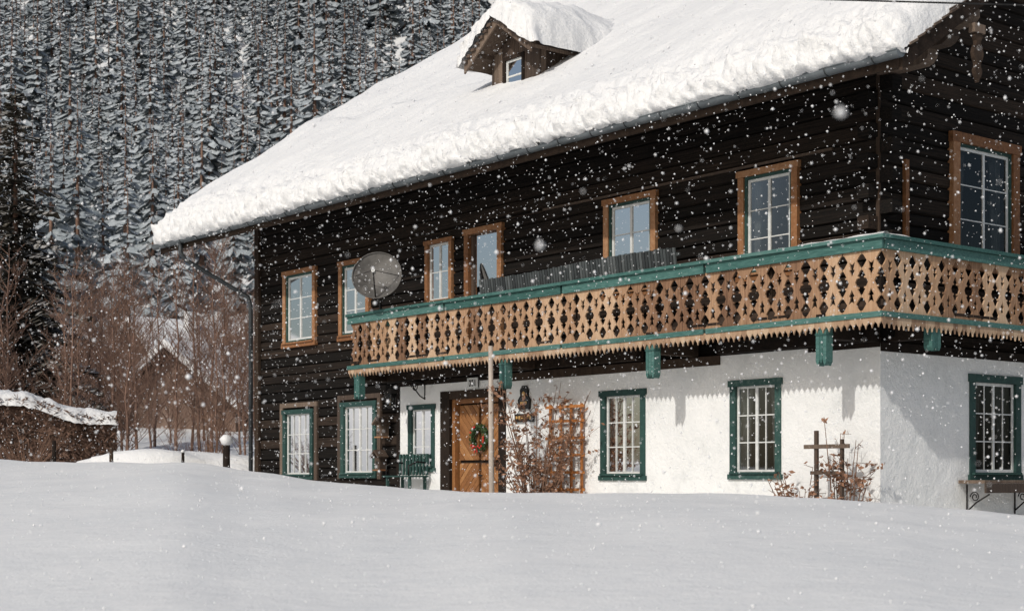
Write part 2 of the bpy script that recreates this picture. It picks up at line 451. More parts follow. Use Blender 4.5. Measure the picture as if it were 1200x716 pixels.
# ------------------------------------------------------------ front door
fd = MB()
a, b, c, d = F_DOOR
FP.box(fd, a + .0, a + .20, c, d, -.1, .13, 'dark'); FP.box(fd, b - .30, b, c, d, -.1, .13, 'dark')
FP.box(fd, a + .20, b - .30, d - .16, d, -.1, .128, 'dark')
x0, x1, y0, y1 = a + .20, b - .30, c, d - .16
FP.box(fd, x0, x0 + .09, y0, y1, -.1, .06, 'door'); FP.box(fd, x1 - .09, x1, y0, y1, -.1, .06, 'door'); FP.box(fd, x0 + .09, x1 - .09, y1 - .09, y1, -.1, .06, 'door')
x0 += .09; x1 -= .09; y1 -= .09
FP.box(fd, x0, x1, y0, y1, -.14, -.08, 'dark')
mid = (x0 + x1) / 2
def clip(poly, inside, inter):
    outp = []
    for i in range(len(poly)):
        p, q = poly[i], poly[(i + 1) % len(poly)]
        if inside(p): outp.append(p)
        if inside(p) != inside(q): outp.append(inter(p, q))
    return outp
def clip_rect(poly, X0, X1, Y0, Y1):
    for ax, lim, sg in ((0, X0, 1), (0, X1, -1), (1, Y0, 1), (1, Y1, -1)):
        if not poly: return poly
        def ins(p): return sg * (p[ax] - lim) >= 0
        def itx(p, q):
            t = (lim - p[ax]) / (q[ax] - p[ax]); return (p[0] + t * (q[0] - p[0]), p[1] + t * (q[1] - p[1]))
        poly = clip(poly, ins, itx)
    return poly
for (l0, l1, sg) in ((x0, mid - .01, 1), (mid + .01, x1, -1)):
    for half in (0, 1):
        ya, yb = (y0, (y0 + y1) / 2 + .2) if half == 0 else ((y0 + y1) / 2 + .2, y1)
        s2 = sg if half == 0 else -sg
        k = -14
        while k < 30:
            z = ya + k * .14
            w = (l1 - l0)
            poly = [(l0, z), (l1, z + s2 * w), (l1, z + s2 * w + .128), (l0, z + .128)]
            poly = clip_rect(poly, l0 + .03, l1 - .03, ya + .03, yb - .03)
            if len(poly) >= 3:
                o = R(-.04, -.03)
                fd.prism([FP.p(px, pz, -.08) for px, pz in poly], (-(o + .08), 0, 0), 'door')
            k += 1
fd.tube([FP.p(mid - .07, .05, -.02), FP.p(mid - .07, .05, .05), FP.p(mid - .17, .05, .05)], .015, 'iron')
fd.obj("front_door", house)
rm.obj("room_interiors", house)

# ------------------------------------------------------------ balcony
def picket_mesh():
    H = .86
    cu = bpy.data.curves.new("pk", 'CURVE'); cu.dimensions = '2D'; cu.fill_mode = 'BOTH'; cu.extrude = .012
    half = [(0, .157), (.05, .157), (.06, .135), (.15, .078), (.165, .078), (.255, .135), (.265, .157), (.30, .157), (.31, .140), (.40, .092), (.405, .118), (.43, .118), (.435, .080), (.5, .052)]
    prof = half + [(1 - f, w) for f, w in reversed(half[:-1])]
    pts = [(w, f * H) for f, w in prof] + [(-w, f * H) for f, w in reversed(prof)]
    def spl(p):
        sp = cu.splines.new('POLY'); sp.points.add(len(p) - 1)
        for i, q in enumerate(p): sp.points[i].co = (q[0], q[1], 0, 1)
        sp.use_cyclic_u = True
    spl(pts)
    for base, up in ((.165, 1), (.835, -1)):
        o = base * H
        shape = [(0, .035), (.050, 0), (.030, .075), (.022, .10), (.050, .112), (.022, .155), (0, .205)]
        p = [(x, o + up * y) for x, y in shape] + [(-x, o + up * y) for x, y in reversed(shape[1:-1])]
        spl(p)
    ob = bpy.data.objects.new("pk", cu); COL.objects.link(ob)
    dg = bpy.context.evaluated_depsgraph_get(); dg.update()
    me = bpy.data.meshes.new_from_object(ob.evaluated_get(dg))
    vs = [v.co.copy() for v in me.vertices]; fs = [tuple(p.vertices) for p in me.polygons]
    bpy.data.objects.remove(ob); return vs, fs
pv, pf = picket_mesh()
S0, S1 = -.9, 12.2; U0, U1 = -1.1, 13.0; PZ = 2.22
bal = MB()
PIT = .3235
n = int(round((S1 - S0 - .06) / PIT)); pit = (S1 - S0 - .06) / n
for i in range(n):
    s = S0 + .03 + pit * (i + .5); du = R(-.006, .006); tl = R(-.012, .012); wv = R(.96, 1.0)
    bal.add_mesh(pv, pf, lambda v: (U0 + .03 + du + v.z, s + v.x * wv * pit / .32 + tl * v.y, PZ + v.y), 'balc')
n = int((U1 - U0 - .06) / PIT)
for i in range(n):
    u = U0 + .055 + PIT * (i + .5); ds_ = R(-.006, .006); tl = R(-.012, .012)
    bal.add_mesh(pv, pf, lambda v: (u + v.x + tl * v.y, S0 + .03 + ds_ - v.z, PZ + v.y), 'balc')
n = 3
for i in range(n):
    u = U0 + .07 + PIT * (i + .5)
    bal.add_mesh(pv, pf, lambda v: (u + v.x, S1 - .03 - v.z, PZ + v.y), 'balc')
bal.obj("balcony_pickets", house)
br = MB()
def seg(a, b, k): return [(a + (b - a) * i / k, a + (b - a) * (i + 1) / k) for i in range(k)]
for (p, q) in seg(S0 - .07, S1 + .05, 4):
    br.box(U0 - .07, U0 + .14, p, q - .004, 3.21, 3.26, 'teal')
    br.box(U0 - .025, U0 + .012, p + .05, q - .004, 3.07, 3.208, 'teal')
    br.box(U0 - .03, U0 + .012, p + .05, q - .004, 2.16, 2.235, 'teal')
    br.box(U0 + .06, U0 + .11, p + .1, q, 3.08, 3.2, 'dark'); br.box(U0 + .06, U0 + .11, p + .1, q, 2.32, 2.4, 'dark')
for (p, q) in seg(U0 + .142, U1, 4):
    br.box(p, q - .004, S0 - .07, S0 + .14, 3.212, 3.262, 'teal')
    br.box(p - .1, q - .1, S0 - .025, S0 + .012, 3.072, 3.206, 'teal')
    br.box(p - .1, q - .1, S0 - .03, S0 + .012, 2.162, 2.233, 'teal')
    br.box(p, q, S0 + .06, S0 + .11, 3.08, 3.2, 'dark')
br.box(U0, 0, S1 - .02, S1 + .02, 3.1, 3.2, 'teal'); br.box(U0 + .02, 0, S1 - .015, S1 + .03, 2.15, 2.22, 'teal')
br.box(U0 + .06, U0 + .13, S0 + .06, S0 + .13, 2.33, 3.2, 'dark')
for s in (1.2, 3.57, 5.4, 7.28, 9.6, 12.1): br.box(U0 + .115, U0 + .2, s - .05, s + .05, 2.35, 3.2, 'dark')
s = S0 + .05
while s < S1 - .05:
    br.box(U0 + .02, -.05, s, min(s + .19, S1), 2.28, 2.32, 'dark'); s += .2
u = .0
while u < U1: br.box(u, u + .19, S0 + .02, -.05, 2.28, 2.32, 'dark'); u += .2
br.box(U0 + .04, U0 + .16, S0 + .06, S1, 2.10, 2.275, 'dark'); br.box(U0 + .16, U1, S0 + .04, S0 + .16, 2.10, 2.272, 'dark')
br.obj("balcony_rails_and_floor", house)
rsn = MB()
def railsnow(f, L):
    n = int(L / .05); b = len(rsn.v)
    for i in range(n + 1):
        t = i / n; h = max(.0, .035 * (1 - t) ** .6 + .02 * noise.noise(Vector((i * .17, 2, 0)))) 
        w = .07 * (h / .04 + .2)
        for j in range(5):
            a = -1 + j / 2.; rsn.v.append(f(L * t, .035 + a * min(w, .09), 3.264 + h * (1 - a * a)))
    for i in range(n):
        for j in range(4):
            q = b + i * 5 + j; rsn.face((q, q + 5, q + 6, q + 1), 'snowr', .5, True)
railsnow(lambda x, y, z: (U0 + y, S0 + x - .05, z), 2.6); railsnow(lambda x, y, z: (U0 + x, S0 + y, z + .003), 1.2)
rsn.obj("rail_snow", house)
fr_ = MB()
def fringe(pfun, L):
    w = .105; x = 0
    while x < L - .02:
        e = R(-.012, .012)
        poly = [(x, 2.17), (x + w, 2.17), (x + w, 2.10), (x + w * .82, 2.075 + e), (x + w * .62, 2.055 + e), (x + w * .5, 2.01 + e), (x + w * .38, 2.055 + e), (x + w * .18, 2.075 + e), (x, 2.10)]
        fr_.prism([pfun(px, pz, 0) for px, pz in poly], Vector(pfun(0, 0, .022)) - Vector(pfun(0, 0, 0)), 'fringe')
        x += w
fringe(lambda x, z, o: (U0 - .012 + o, S0 + x, z), S1 - S0)
fringe(lambda x, z, o: (U0 + x, S0 - .012 + o, z), U1 - U0)
fringe(lambda x, z, o: (U0 + x, S1 + .012 + o, z), 1.05)
fr_.obj("balcony_fringe", house)
bk = MB()
for s in (.15, 3.57, 7.28, 11.95):
    bk.box(U0 + .17, -.1, s - .09, s + .09, 1.94, 2.13, 'dark')
    bk.box(U0 + .0, -.1, s - .08, s + .08, 2.13, 2.275, 'dark')
    w = .095
    for j in range(3):
        c = s - w + w * 2 * (j + .5) / 3
        poly = [(U0 + .012, c - .029, 2.09), (U0 + .012, c + .029, 2.09), (U0 + .012, c + .029, 1.62 + .03 * (j == 1)), (U0 + .012, c, 1.56 + .03 * (j == 1)), (U0 + .012, c - .029, 1.62 + .03 * (j == 1))]
        bk.prism(poly, (.14, 0, 0), 'teal')
    bk.box(U0 - .002, U0 + .155, s - w - .004, s + w + .004, 1.985, 2.005, 'teal')
for u in (.12, 3.6, 7.2, 10.8):
    bk.box(u - .09, u + .09, S0 + .17, -.1, 1.94, 2.13, 'dark')
    for j in range(3):
        c = u - .1 + .2 * (j + .5) / 3
        poly = [(c + .031, S0 + .012, 2.09), (c - .031, S0 + .012, 2.09), (c - .031, S0 + .012, 1.82), (c, S0 + .012, 1.77), (c + .031, S0 + .012, 1.82)]
        bk.prism(poly, (0, .14, 0), 'teal')
bk.box(-.42, -.24, 4.6, 11.9, 1.94, 2.10, 'dark'); bk.box(-.3, -.12, -.1, 2.9, 1.93, 2.12, 'dark')
bk.box(-.128, -.102, 3.0, 8.3, 1.78, 1.928, 'dark'); bk.box(-.128, -.102, -.10, 1.2, 1.86, 1.928, 'dark'); bk.box(-.128, -.102, 8.31, 11.9, 1.84, 1.928, 'dark')
bk.box(-.10, 6.0, -.128, -.102, 1.80, 1.93, 'dark')
bk.obj("balcony_brackets", house)

sc = MB()
s = 3.05
while s < 7.98:
    zt = 3.55 + .02 * math.sin((s - 3) * 1.2) + R(-.008, .008)
    sc.hexa([(-.99, s, 3.0), (-.965, s, 3.0), (-.965, s + .05, 3.0), (-.99, s + .05, 3.0), (-1.05, s + .02, zt), (-1.025, s + .02, zt), (-1.025, s + .07, zt), (-1.05, s + .07, zt)], 'grey')
    s += .068
sc.box(-.96, -.93, 3.0, 8.0, 3.02, 3.08, 'grey'); sc.box(-1.02, -.99, 3.0, 8.0, 3.42, 3.47, 'grey')
sc.obj("slatted_screen", matrix=HM)

# ------------------------------------------------------------ roof
rf = MB()
SA, SB = -1.58, 19.5
TH = .10
for sd in (0, 1):
    f = (lambda u: u) if sd == 0 else (lambda u: 2 * RID - u)
    rf.hexa([(f(EAVE), SA, zr(EAVE) - TH), (f(RID), SA, zr(RID) - TH), (f(RID), SB, zr(RID) - TH), (f(EAVE), SB, zr(EAVE) - TH),
             (f(EAVE), SA, zr(EAVE)), (f(RID), SA, zr(RID)), (f(RID), SB, zr(RID)), (f(EAVE), SB, zr(EAVE))], 'roofb', .4)
    for s in (SA - .05, SB):
        for dz0, dz1, ss in ((-.30, -.02, 0), (-.10, .06, -.03 if s < 0 else .03)):
            rf.hexa([(f(EAVE - .02), s + ss, zr(EAVE) + dz0), (f(RID), s + ss, zr(RID) + dz0), (f(RID), s + .05 + ss, zr(RID) + dz0), (f(EAVE - .02), s + .05 + ss, zr(EAVE) + dz0),
                     (f(EAVE - .02), s + ss, zr(EAVE) + dz1), (f(RID), s + ss, zr(RID) + dz1), (f(RID), s + .05 + ss, zr(RID) + dz1), (f(EAVE - .02), s + .05 + ss, zr(EAVE) + dz1)], 'dark')
u = EAVE
while u < RID:
    for k in range(2):
        e = R(-.03, .03)
        rf.hexa([(u, SA - .16 + e + .04 * k, zr(u) + .0 + .035 * k), (u + .16, SA - .16 + e + .04 * k, zr(u + .16) - .02 + .035 * k), (u + .16, SA + .1, zr(u + .16) - .02 + .035 * k), (u, SA + .1, zr(u) + .035 * k),
                 (u, SA - .16 + e + .04 * k, zr(u) + .03 + .035 * k), (u + .16, SA - .16 + e + .04 * k, zr(u + .16) + .01 + .035 * k), (u + .16, SA + .1, zr(u + .16) + .01 + .035 * k), (u, SA + .1, zr(u) + .03 + .035 * k)], 'barn')
    u += .17
s = SA + .12
while s < SB:
    a, b, dz = EAVE + .06, 1.2, .16
    rf.hexa([(a, s, zr(a) - TH - dz), (b, s, zr(b) - TH - dz), (b, s + .12, zr(b) - TH - dz), (a, s + .12, zr(a) - TH - dz),
             (a, s, zr(a) - TH - .002), (b, s, zr(b) - TH - .002), (b, s + .12, zr(b) - TH - .002), (a, s + .12, zr(a) - TH - .002)], 'dark')
    s += .78
rf.box(EAVE - .03, EAVE + .03, SA, SB, 5.27, 5.5, 'dark')
for u in (0.05, 3.2, 6.4, 9.4, 12.4, 15.6, 18.7):
    zt = zr(u) - TH - .17
    for (e0, zz) in ((SA + .02, 0), (SA + .35, -.2), (SA + .7, -.4)):
        poly = [(u - .11, e0, zt + zz), (u - .11, e0, zt + zz - .1), (u - .11, e0 + .06, zt + zz - .17), (u - .11, e0 + .14, zt + zz - .2), (u - .11, 0, zt + zz - .2), (u - .11, 0, zt + zz)]
        rf.prism(poly, (.22, 0, 0), 'barn')
    rf.box(u - .11, u + .11, LEN, SB - .05, zt - .2, zt, 'dark')
rf.obj("roof_structure", house)
pd = MB()
prof = [(0, .07), (.05, .09), (.1, .05), (.14, .045), (.2, .09), (.27, .11), (.34, .09), (.4, .05), (.44, .045), (.5, .08), (.56, .06), (.62, .02), (.66, .0)]
zt = 5.98
poly = [(.02 + w, SA - .06, zt - f) for f, w in prof] + [(.02 - w, SA - .06, zt - f) for f, w in reversed(prof[:-1])]
pd.prism(poly, (0, .06, 0), 'dark', .95)
pd.box(-.10, .14, SA - .08, SA + .02, zt, zt + .12, 'barn')
pd.obj("carved_pendant", house)

gt = MB()
GR = .088
def gutter(s0, s1):
    n = 8; L = [s0 + (s1 - s0) * i / 20 for i in range(21)]
    b = len(gt.v)
    for s in L:
        for rr in (GR, GR - .007):
            for j in range(n + 1):
                t = math.pi + math.pi * j / n
                gt.v.append((EAVE - .12 + rr * math.cos(t), s, 5.44 + rr * math.sin(t)))
    m = 2 * (n + 1)
    for i in range(20):
        for k in range(2):
            for j in range(n):
                q = b + i * m + k * (n + 1) + j
                gt.face((q, q + 1, q + 1 + m, q + m), 'metal', .5, True)
    for s in (s0, s1):
        gt.quad([(EAVE - .12 + GR * math.cos(math.pi + math.pi * j / n), s, 5.44 + GR * math.sin(math.pi + math.pi * j / n)) for j in range(n + 1)], 'metal')
    gt.tube([(EAVE - .12 - GR, s0, 5.445), (EAVE - .12 - GR, s1, 5.445)], .014, 'metal', 6)
gutter(SA - .1, SB + .15)
s = SA + .3
while s < SB:
    gt.tube([(EAVE - .12 + (GR + .007) * math.cos(math.pi + math.pi * j / 8), s, 5.44 + (GR + .007) * math.sin(math.pi + math.pi * j / 8)) for j in range(9)], .008, 'pipe', 4); s += .78
sd = 18.35
gt.tube([(EAVE - .11, sd, 5.38), (EAVE - .11, sd, 5.15), (EAVE + .0, sd - .05, 4.98), (-.45, LEN + .22, 4.35), (-.22, LEN + .1, 4.2), (-.16, LEN + .08, 4.0), (-.16, LEN + .08, -1.2)], .052, 'pipe', 10)
for z in (3.4, 2.0, .6): gt.tube([(-.16, LEN + .08, z - .02), (-.16, LEN + .08, z + .02)], .062, 'pipe', 10)
gt.obj("gutter_and_downpipe", house)

# ------------------------------------------------------------ roof snow
def fbm(p, o=4):
    return noise.fractal(p, 1.0, 2.0, o)
def billow(p):
    return abs(noise.noise(p)) + .5 * abs(noise.noise(p * 2.1 + Vector((7, 3, 1)))) + .28 * abs(noise.noise(p * 4.3 + Vector((1, 9, 4))))
rs = MB()
ss = []
s = SA - .14
while s < SB + .14: ss.append(s); s += .032
prof = [(-.02, -.03, .3), (-.11, -.07, .6), (-.18, -.06, .9), (-.23, -.02, 1), (-.265, .03, 1), (-.285, .08, 1), (-.295, .13, 1), (-.297, .18, 1), (-.29, .23, 1), (-.275, .28, 1), (-.25, .33, 1), (-.215, .375, 1), (-.17, .42, 1), (-.115, .455, 1), (-.05, .485, .95), (.01, .505, .9), (.08, .52, .8), (.16, .533, .7), (.25, .545, .6)]
us = []; u = EAVE + .32
while u < RID: us.append(u); u += .05 if u < -.7 else (.12 if u < 1.5 else .22)
base_i = len(rs.v); rows = 0
for s in ss:
    e = min(s - ss[0], ss[-1] - s)
    ef = min(1, e / .42); ef = math.sqrt(max(0, 1 - (1 - ef) ** 2))
    thick = 1 + .30 * max(0, min(1, (s - 14) / 4))
    row = []
    n2 = noise.noise(Vector((s * .9, 3.3, 0))); n5 = noise.noise(Vector((s * 2.6, 7.3, 0)))
    for (o, h, a) in prof:
        bl = billow(Vector((s * 4.2, o * 6.5, h * 6.5))) 
        n1 = fbm(Vector((s * 3.2, o * 8, h * 8)), 3)
        oo = o - a * (.04 * n1 + .05 * n2 + .035 * n5 + .15 * (bl - .35)); hh = h * thick * (1 + .14 * n2 + .09 * n5) + a * (.03 * n1 + .10 * (bl - .35))
        hh = hh * ef if hh > 0 else hh
        row.append((EAVE + oo * (.4 + .6 * ef), s, zr(EAVE) + hh + o * SL * .4))
    for u in us:
        t = min(1, (u - EAVE - .32) / .8)
        hh = (.50 + .13 * noise.noise(Vector((s * .35, u * .4, 1.7))) + .06 * noise.noise(Vector((s * 1.2, u * .8, 9)))) * thick
        hh += .03 * fbm(Vector((s * 1.5, u * 1.5, 4)), 3)
        led = 1.9 + .5 * math.sin(s * .35) + .35 * noise.noise(Vector((s * .6, 0, 2)))
        hh += .20 * max(0, min(1, (led - u) / .20 + .5)) * (.55 + .45 * math.sin(s * .45 + 1))
        hh = .555 * thick * (1 - t) * (1 + .14 * n2 + .09 * n5) + hh * t
        hh += .10 * (billow(Vector((s * 4.2, (u - EAVE) * 5, 3.4))) - .35) * max(0, 1 - (u - EAVE) / 1.3) ** 1.3
        row.append((u, s, zr(u) + max(.015, hh * ef)))
    row.append((RID, s, zr(RID) + .5 * ef - .08))
    for u in (RID + .4, RID + 3, RID + 7, 2 * RID - EAVE - .3, 2 * RID - EAVE + .1): row.append((u, s, zr(u) + .45 * ef))
    row.append((2 * RID - EAVE + .1, s, zr(EAVE) - .02))
    rows = len(row); rs.v += row
for i in range(len(ss) - 1):
    for j in range(rows - 1):
        q = base_i + i * rows + j
        rs.face((q, q + rows, q + rows + 1, q + 1), 'snowr', .5, True)
rs.obj("roof_snow", house)

# ------------------------------------------------------------ dormer
dm = MB()
DU, D0, D1, DR, DZ = .72, 8.45, 9.9, 9.17, 8.78
zb = 6.9; ze = 8.16
W0, W1, Y0, Y1 = 8.95, 9.45, 7.42, 8.05
s = D0
while s < D1 - .01:
    q = min(s + .125, D1)
    c = (s + q) / 2; top = ze + (1 - abs(c - DR) / .75) * .45
    if W0 < c < W1:
        dm.box(DU, DU + .05, s, q - .006, zb, Y0, 'barn'); dm.box(DU, DU + .05, s, q - .006, Y1, top, 'barn')
    else: dm.box(DU, DU + .05, s, q - .006, zb, top, 'barn')
    s = q
for sd in (D0, D1 - .05):
    u = DU + .051
    while u < 3.4:
        dm.box(u, u + .13, sd + R(0, .01), sd + .05, max(zb, zr(u) - .1), ze + .12, 'barn'); u += .137
dm.box(DU - .03, DU - .001, W0 - .07, W0, Y0 - .07, Y1 + .07, 'dark'); dm.box(DU - .03, DU - .001, W1, W1 + .07, Y0 - .07, Y1 + .07, 'dark')
dm.box(DU - .03, DU - .001, W0, W1, Y1, Y1 + .07, 'dark'); dm.box(DU - .05, DU - .001, W0, W1, Y0 - .07, Y0, 'dark')
for (a, b, c, d) in ((W0, W0 + .04, Y0, Y1), (W1 - .04, W1, Y0, Y1), (W0 + .04, W1 - .04, Y0, Y0 + .04), (W0 + .04, W1 - .04, Y1 - .04, Y1), (W0 + .04, W1 - .04, (Y0 + Y1) / 2 - .015, (Y0 + Y1) / 2 + .015)):
    dm.box(DU + .005, DU + .035, a, b, c, d, 'white')
dm.quad([(DU + .02, W0, Y0), (DU + .02, W1, Y0), (DU + .02, W1, Y1), (DU + .02, W0, Y1)], 'glass')
dm.box(DU + .25, DU + .3, W0 - .1, W1 + .1, Y0 - .1, Y1 + .1, 'room')
RF, RB = .30, 3.9; HW = 1.02; SLD = .72
for sg in (-1, 1):
    a, b = DR, DR + sg * HW
    dm.hexa([(RF, a, DZ - .07), (RB, a, DZ - .07), (RB, b, DZ - HW * SLD - .07), (RF, b, DZ - HW * SLD - .07), (RF, a, DZ), (RB, a, DZ), (RB, b, DZ - HW * SLD), (RF, b, DZ - HW * SLD)], 'barn')
    dm.hexa([(RF - .04, a, DZ - .16), (RF - .002, a, DZ - .16), (RF - .002, b, DZ - HW * SLD - .16), (RF - .04, b, DZ - HW * SLD - .16),
             (RF - .04, a, DZ + .02), (RF - .002, a, DZ + .02), (RF - .002, b, DZ - HW * SLD + .02), (RF - .04, b, DZ - HW * SLD + .02)], 'barn')
    c = DR + sg * .72
    dm.box(RF + .02, DU - .002, c - .06, c + .06, ze - .02, ze + .10, 'barn')
for sg in (-1, 1):
    for i in range(8):
        t0 = i / 8 * HW; c = DR + sg * t0; z = DZ - t0 * SLD
        dm.box(RF - .09, RF + .1, c, c + sg * .125, z - .07, z - .015, 'barn')
dm.obj("dormer", house)
ds = MB()
nU, nS = 90, 60
for i in range(nU + 1):
    u = RF - .16 + (4.7 - RF) * i / nU
    e = min(1, i / 7.); e = math.sqrt(1 - (1 - e) ** 2)
    for j in range(nS + 1):
        t = -1 + 2 * j / nS
        s = DR + t * (HW + .16)
        f = min(1, (1 - abs(t)) / .24); f = math.sqrt(max(0, 1 - (1 - f) ** 2))
        base = DZ - min(abs(s - DR), HW + .05) * SLD
        rnd_ = .12 * math.exp(-((s - DR) / .3) ** 2)
        h = (.58 + .15 * noise.noise(Vector((u * .8, s * .9, 2))) + .06 * fbm(Vector((u * 2.4, s * 2.4, 5)), 3) + .12 * (billow(Vector((u * 4, s * 4, 8))) - .35) * max(0, 1 - i / 20)) * e * f - rnd_ * e * f
        edge = (1 - f) + (1 - e)
        ds.v.append((u - (.16 * billow(Vector((s * 4, 1, h * 7))) - .06) * (1 if i < 7 else 0), s + (.05 + .08 * edge) * noise.noise(Vector((u * 3, t * 2, 0))), base + max(h, .0) + .01))
for i in range(nU):
    for j in range(nS):
        q = i * (nS + 1) + j
        ds.face((q, q + nS + 1, q + nS + 2, q + 1), 'snowr', .5, True)
ds.obj("dormer_snow", house)

# ------------------------------------------------------------ small items near the house
sd_ = MB()
cen = Vector((-1.25, 10.95, 3.86))
ax = Vector((-.66, -.68, .30)).normalized()
a1 = ax.orthogonal().normalized(); a2 = ax.cross(a1)
NR, NA, RD = 8, 36, .48
for lay in (0, 1):
    b = len(sd_.v)
    for i in range(NR + 1):
        rr = RD * i / NR
        for j in range(NA):
            t = 2 * math.pi * j / NA
            sd_.v.append(tuple(cen + (a1 * math.cos(t) + a2 * math.sin(t)) * rr + ax * (.5 * rr * rr - .012 * lay)))
    for i in range(NR):
        for j in range(NA):
            j2 = (j + 1) % NA
            sd_.face((b + i * NA + j, b + i * NA + j2, b + (i + 1) * NA + j2, b + (i + 1) * NA + j), 'dish', .5, True)
ring = [cen + (a1 * math.cos(2 * math.pi * j / 36) + a2 * math.sin(2 * math.pi * j / 36)) * RD + ax * .125 for j in range(37)]
sd_.tube(ring, .012, 'dish', 6)
lowdir = -(Vector((0, 0, 1)) - ax * ax.z).normalized()
foc = cen + ax * .52 + lowdir * .08
sd_.tube([cen + lowdir * .48 + ax * .1, foc], .014, 'iron', 6)
for sg in (-1, 1): sd_.tube([cen + ax.cross(lowdir) * .42 * sg + ax * .09, foc], .007, 'iron', 5)
sd_.tube([foc, foc - ax * .12], .035, 'white', 10)
sd_.tube([cen - ax * .01, cen - ax * .14], .06, 'iron', 8)
sd_.tube([cen - ax * .12, (cen - ax * .14) + Vector((0, 0, -.15)), (-1.02, 11.2, 3.3), (-1.02, 11.2, 2.35)], .028, 'iron', 8)
sd_.obj("satellite_dish", matrix=HM)

wr = MB()
wc = Vector((.0, 9.30, .76))
for i in range(520):
    t = R(0, 2 * math.pi); p = R(0, 2 * math.pi); rr = .215 + .055 * math.cos(p)
    c = wc + Vector((-.05 + -.055 * math.sin(p), rr * math.cos(t), rr * math.sin(t)))
    d = Vector((R(-1, .2), R(-1, 1), R(-1, 1))).normalized() * .045
    e = d.cross(Vector((R(-1, 1), R(-1, 1), R(-1, 1)))).normalized() * .012
    wr.quad([c - e, c + d, c + e, c - d * .3], 'wreath')
for i in range(14):
    t = R(0, 6.28); wr.blob(wc + Vector((-.12, .215 * math.cos(t), .215 * math.sin(t))), .022, 'red', nu=6, nv=4, amp=0)
for sg in (-1, 1):
    wr.quad([wc + Vector((-.12, 0, -.17)), wc + Vector((-.15, sg * .09, -.12)), wc + Vector((-.14, sg * .10, -.18))], 'red')
    wr.quad([wc + Vector((-.12, 0, -.17)), wc + Vector((-.14, sg * .03, -.28)), wc + Vector((-.14, sg * .06, -.27))], 'red')
wr.tube([wc + Vector((-.05, .215 * math.cos(t * .349), .215 * math.sin(t * .349))) for t in range(19)], .035, 'wreath', 6)
wr.obj("door_wreath", matrix=HM)

ln = MB()
sL = 11.25
ln.tube([(-.10, sL - .25, 1.55), (-.10, sL - .25, 2.02)], .018, 'iron', 6)
ln.tube([(-.10, sL - .25, 1.88), (-.45, sL - .15, 1.92), (-.80, sL + .05, 1.86)], .016, 'iron', 6)
ln.tube([(-.10, sL - .25, 1.56), (-.2, sL - .22, 1.62), (-.34, sL - .18, 1.80), (-.36, sL - .16, 1.90)], .013, 'iron', 6)
def spiral(c, r0, turns):
    return [(c[0] - r0 * .5 * (1 - .75 * i / 24) * math.cos(i / 24 * turns * 6.28), c[1] + .6 * r0 * (1 - .75 * i / 24) * math.cos(i / 24 * turns * 6.28), c[2] + r0 * (1 - .75 * i / 24) * math.sin(i / 24 * turns * 6.28)) for i in range(25)]
ln.tube(spiral((-.3, sL - .18, 1.79), .09, 1.5), .011, 'iron', 5); ln.tube(spiral((-.14, sL - .22, 2.0), .07, 1.5), .011, 'iron', 5)
lx, ly = -.74, sL + .02
ln.tube([(lx, ly, 1.88), (lx, ly, 1.76)], .008, 'iron', 5)
def frus(c, r0, r1, z0, z1, k, n=6):
    z0 -= .04; z1 -= .04
    b = len(ln.v)
    for (r_, z) in ((r0, z0), (r1, z1)):
        for j in range(n): ln.v.append((c[0] + r_ * math.cos(6.283 * j / n), c[1] + r_ * math.sin(6.283 * j / n), z))
    for j in range(n): ln.face((b + j, b + (j + 1) % n, b + n + (j + 1) % n, b + n + j), k)
    ln.face([b + j for j in reversed(range(n))], k); ln.face([b + n + j for j in range(n)], k)
frus((lx, ly), .17, .03, 1.70, 1.80, 'iron'); frus((lx, ly), .09, .13, 1.47, 1.70, 'glass'); frus((lx, ly), .05, .10, 1.41, 1.468, 'iron')
for j in range(6):
    t = 6.283 * j / 6; ln.tube([(lx + .093 * math.cos(t), ly + .093 * math.sin(t), 1.42), (lx + .133 * math.cos(t), ly + .133 * math.sin(t), 1.67)], .013, 'iron', 4)
ln.tube([(lx, ly, 1.43), (lx, ly, 1.56)], .02, 'gold', 6)
ln.obj("wall_lantern", matrix=HM)

pq = MB()
pq.box(-.152, -.142, 9.22, 9.55, 1.70, 1.90, 'white')
for (a, w) in ((9.30, .02), (9.38, .05), (9.46, .05)):
    pq.box(-.158, -.1525, a - w / 2, a + w / 2, 1.74, 1.86, 'iron')
for a in (9.38, 9.46): pq.box(-.162, -.1582, a - .012, a + .012, 1.765, 1.835, 'white')
pq.box(-.141, -.102, 9.25, 9.5, 1.72, 1.88, 'iron')
pq.obj("house_number_plaque", matrix=HM)
sg_ = MB()
sc0 = 7.85
poly = [(-.15, sc0 - .15, 1.25), (-.15, sc0 + .15, 1.25), (-.15, sc0 + .17, 1.42), (-.15, sc0 + .10, 1.5), (-.15, sc0 + .11, 1.6), (-.15, sc0 + .05, 1.68), (-.15, sc0 - .05, 1.68), (-.15, sc0 - .11, 1.6), (-.15, sc0 - .10, 1.5), (-.15, sc0 - .17, 1.42)]
sg_.prism(poly, (.045, 0, 0), 'iron')
sg_.box(-.155, -.1505, sc0 - .09, sc0 + .09, 1.34, 1.39, 'gold'); sg_.blob((-.155, sc0, 1.53), .045, 'gold', nu=8, nv=5, amp=0, squash=(.15, 1, 1))
sg_.box(-.152, -.105, sc0 - .26, sc0 + .26, 1.02, 1.17, 'iron')
for i in range(6): sg_.box(-.156, -.1522, sc0 - .22 + i * .078, sc0 - .17 + i * .078, 1.06 + .02 * (i % 2), 1.13, 'gold')
sg_.tube([(-.13, sc0 - .2, 1.17), (-.13, sc0 - .12, 1.26)], .008, 'iron', 4); sg_.tube([(-.13, sc0 + .2, 1.17), (-.13, sc0 + .12, 1.26)], .008, 'iron', 4)
sg_.obj("wall_sign", matrix=HM)

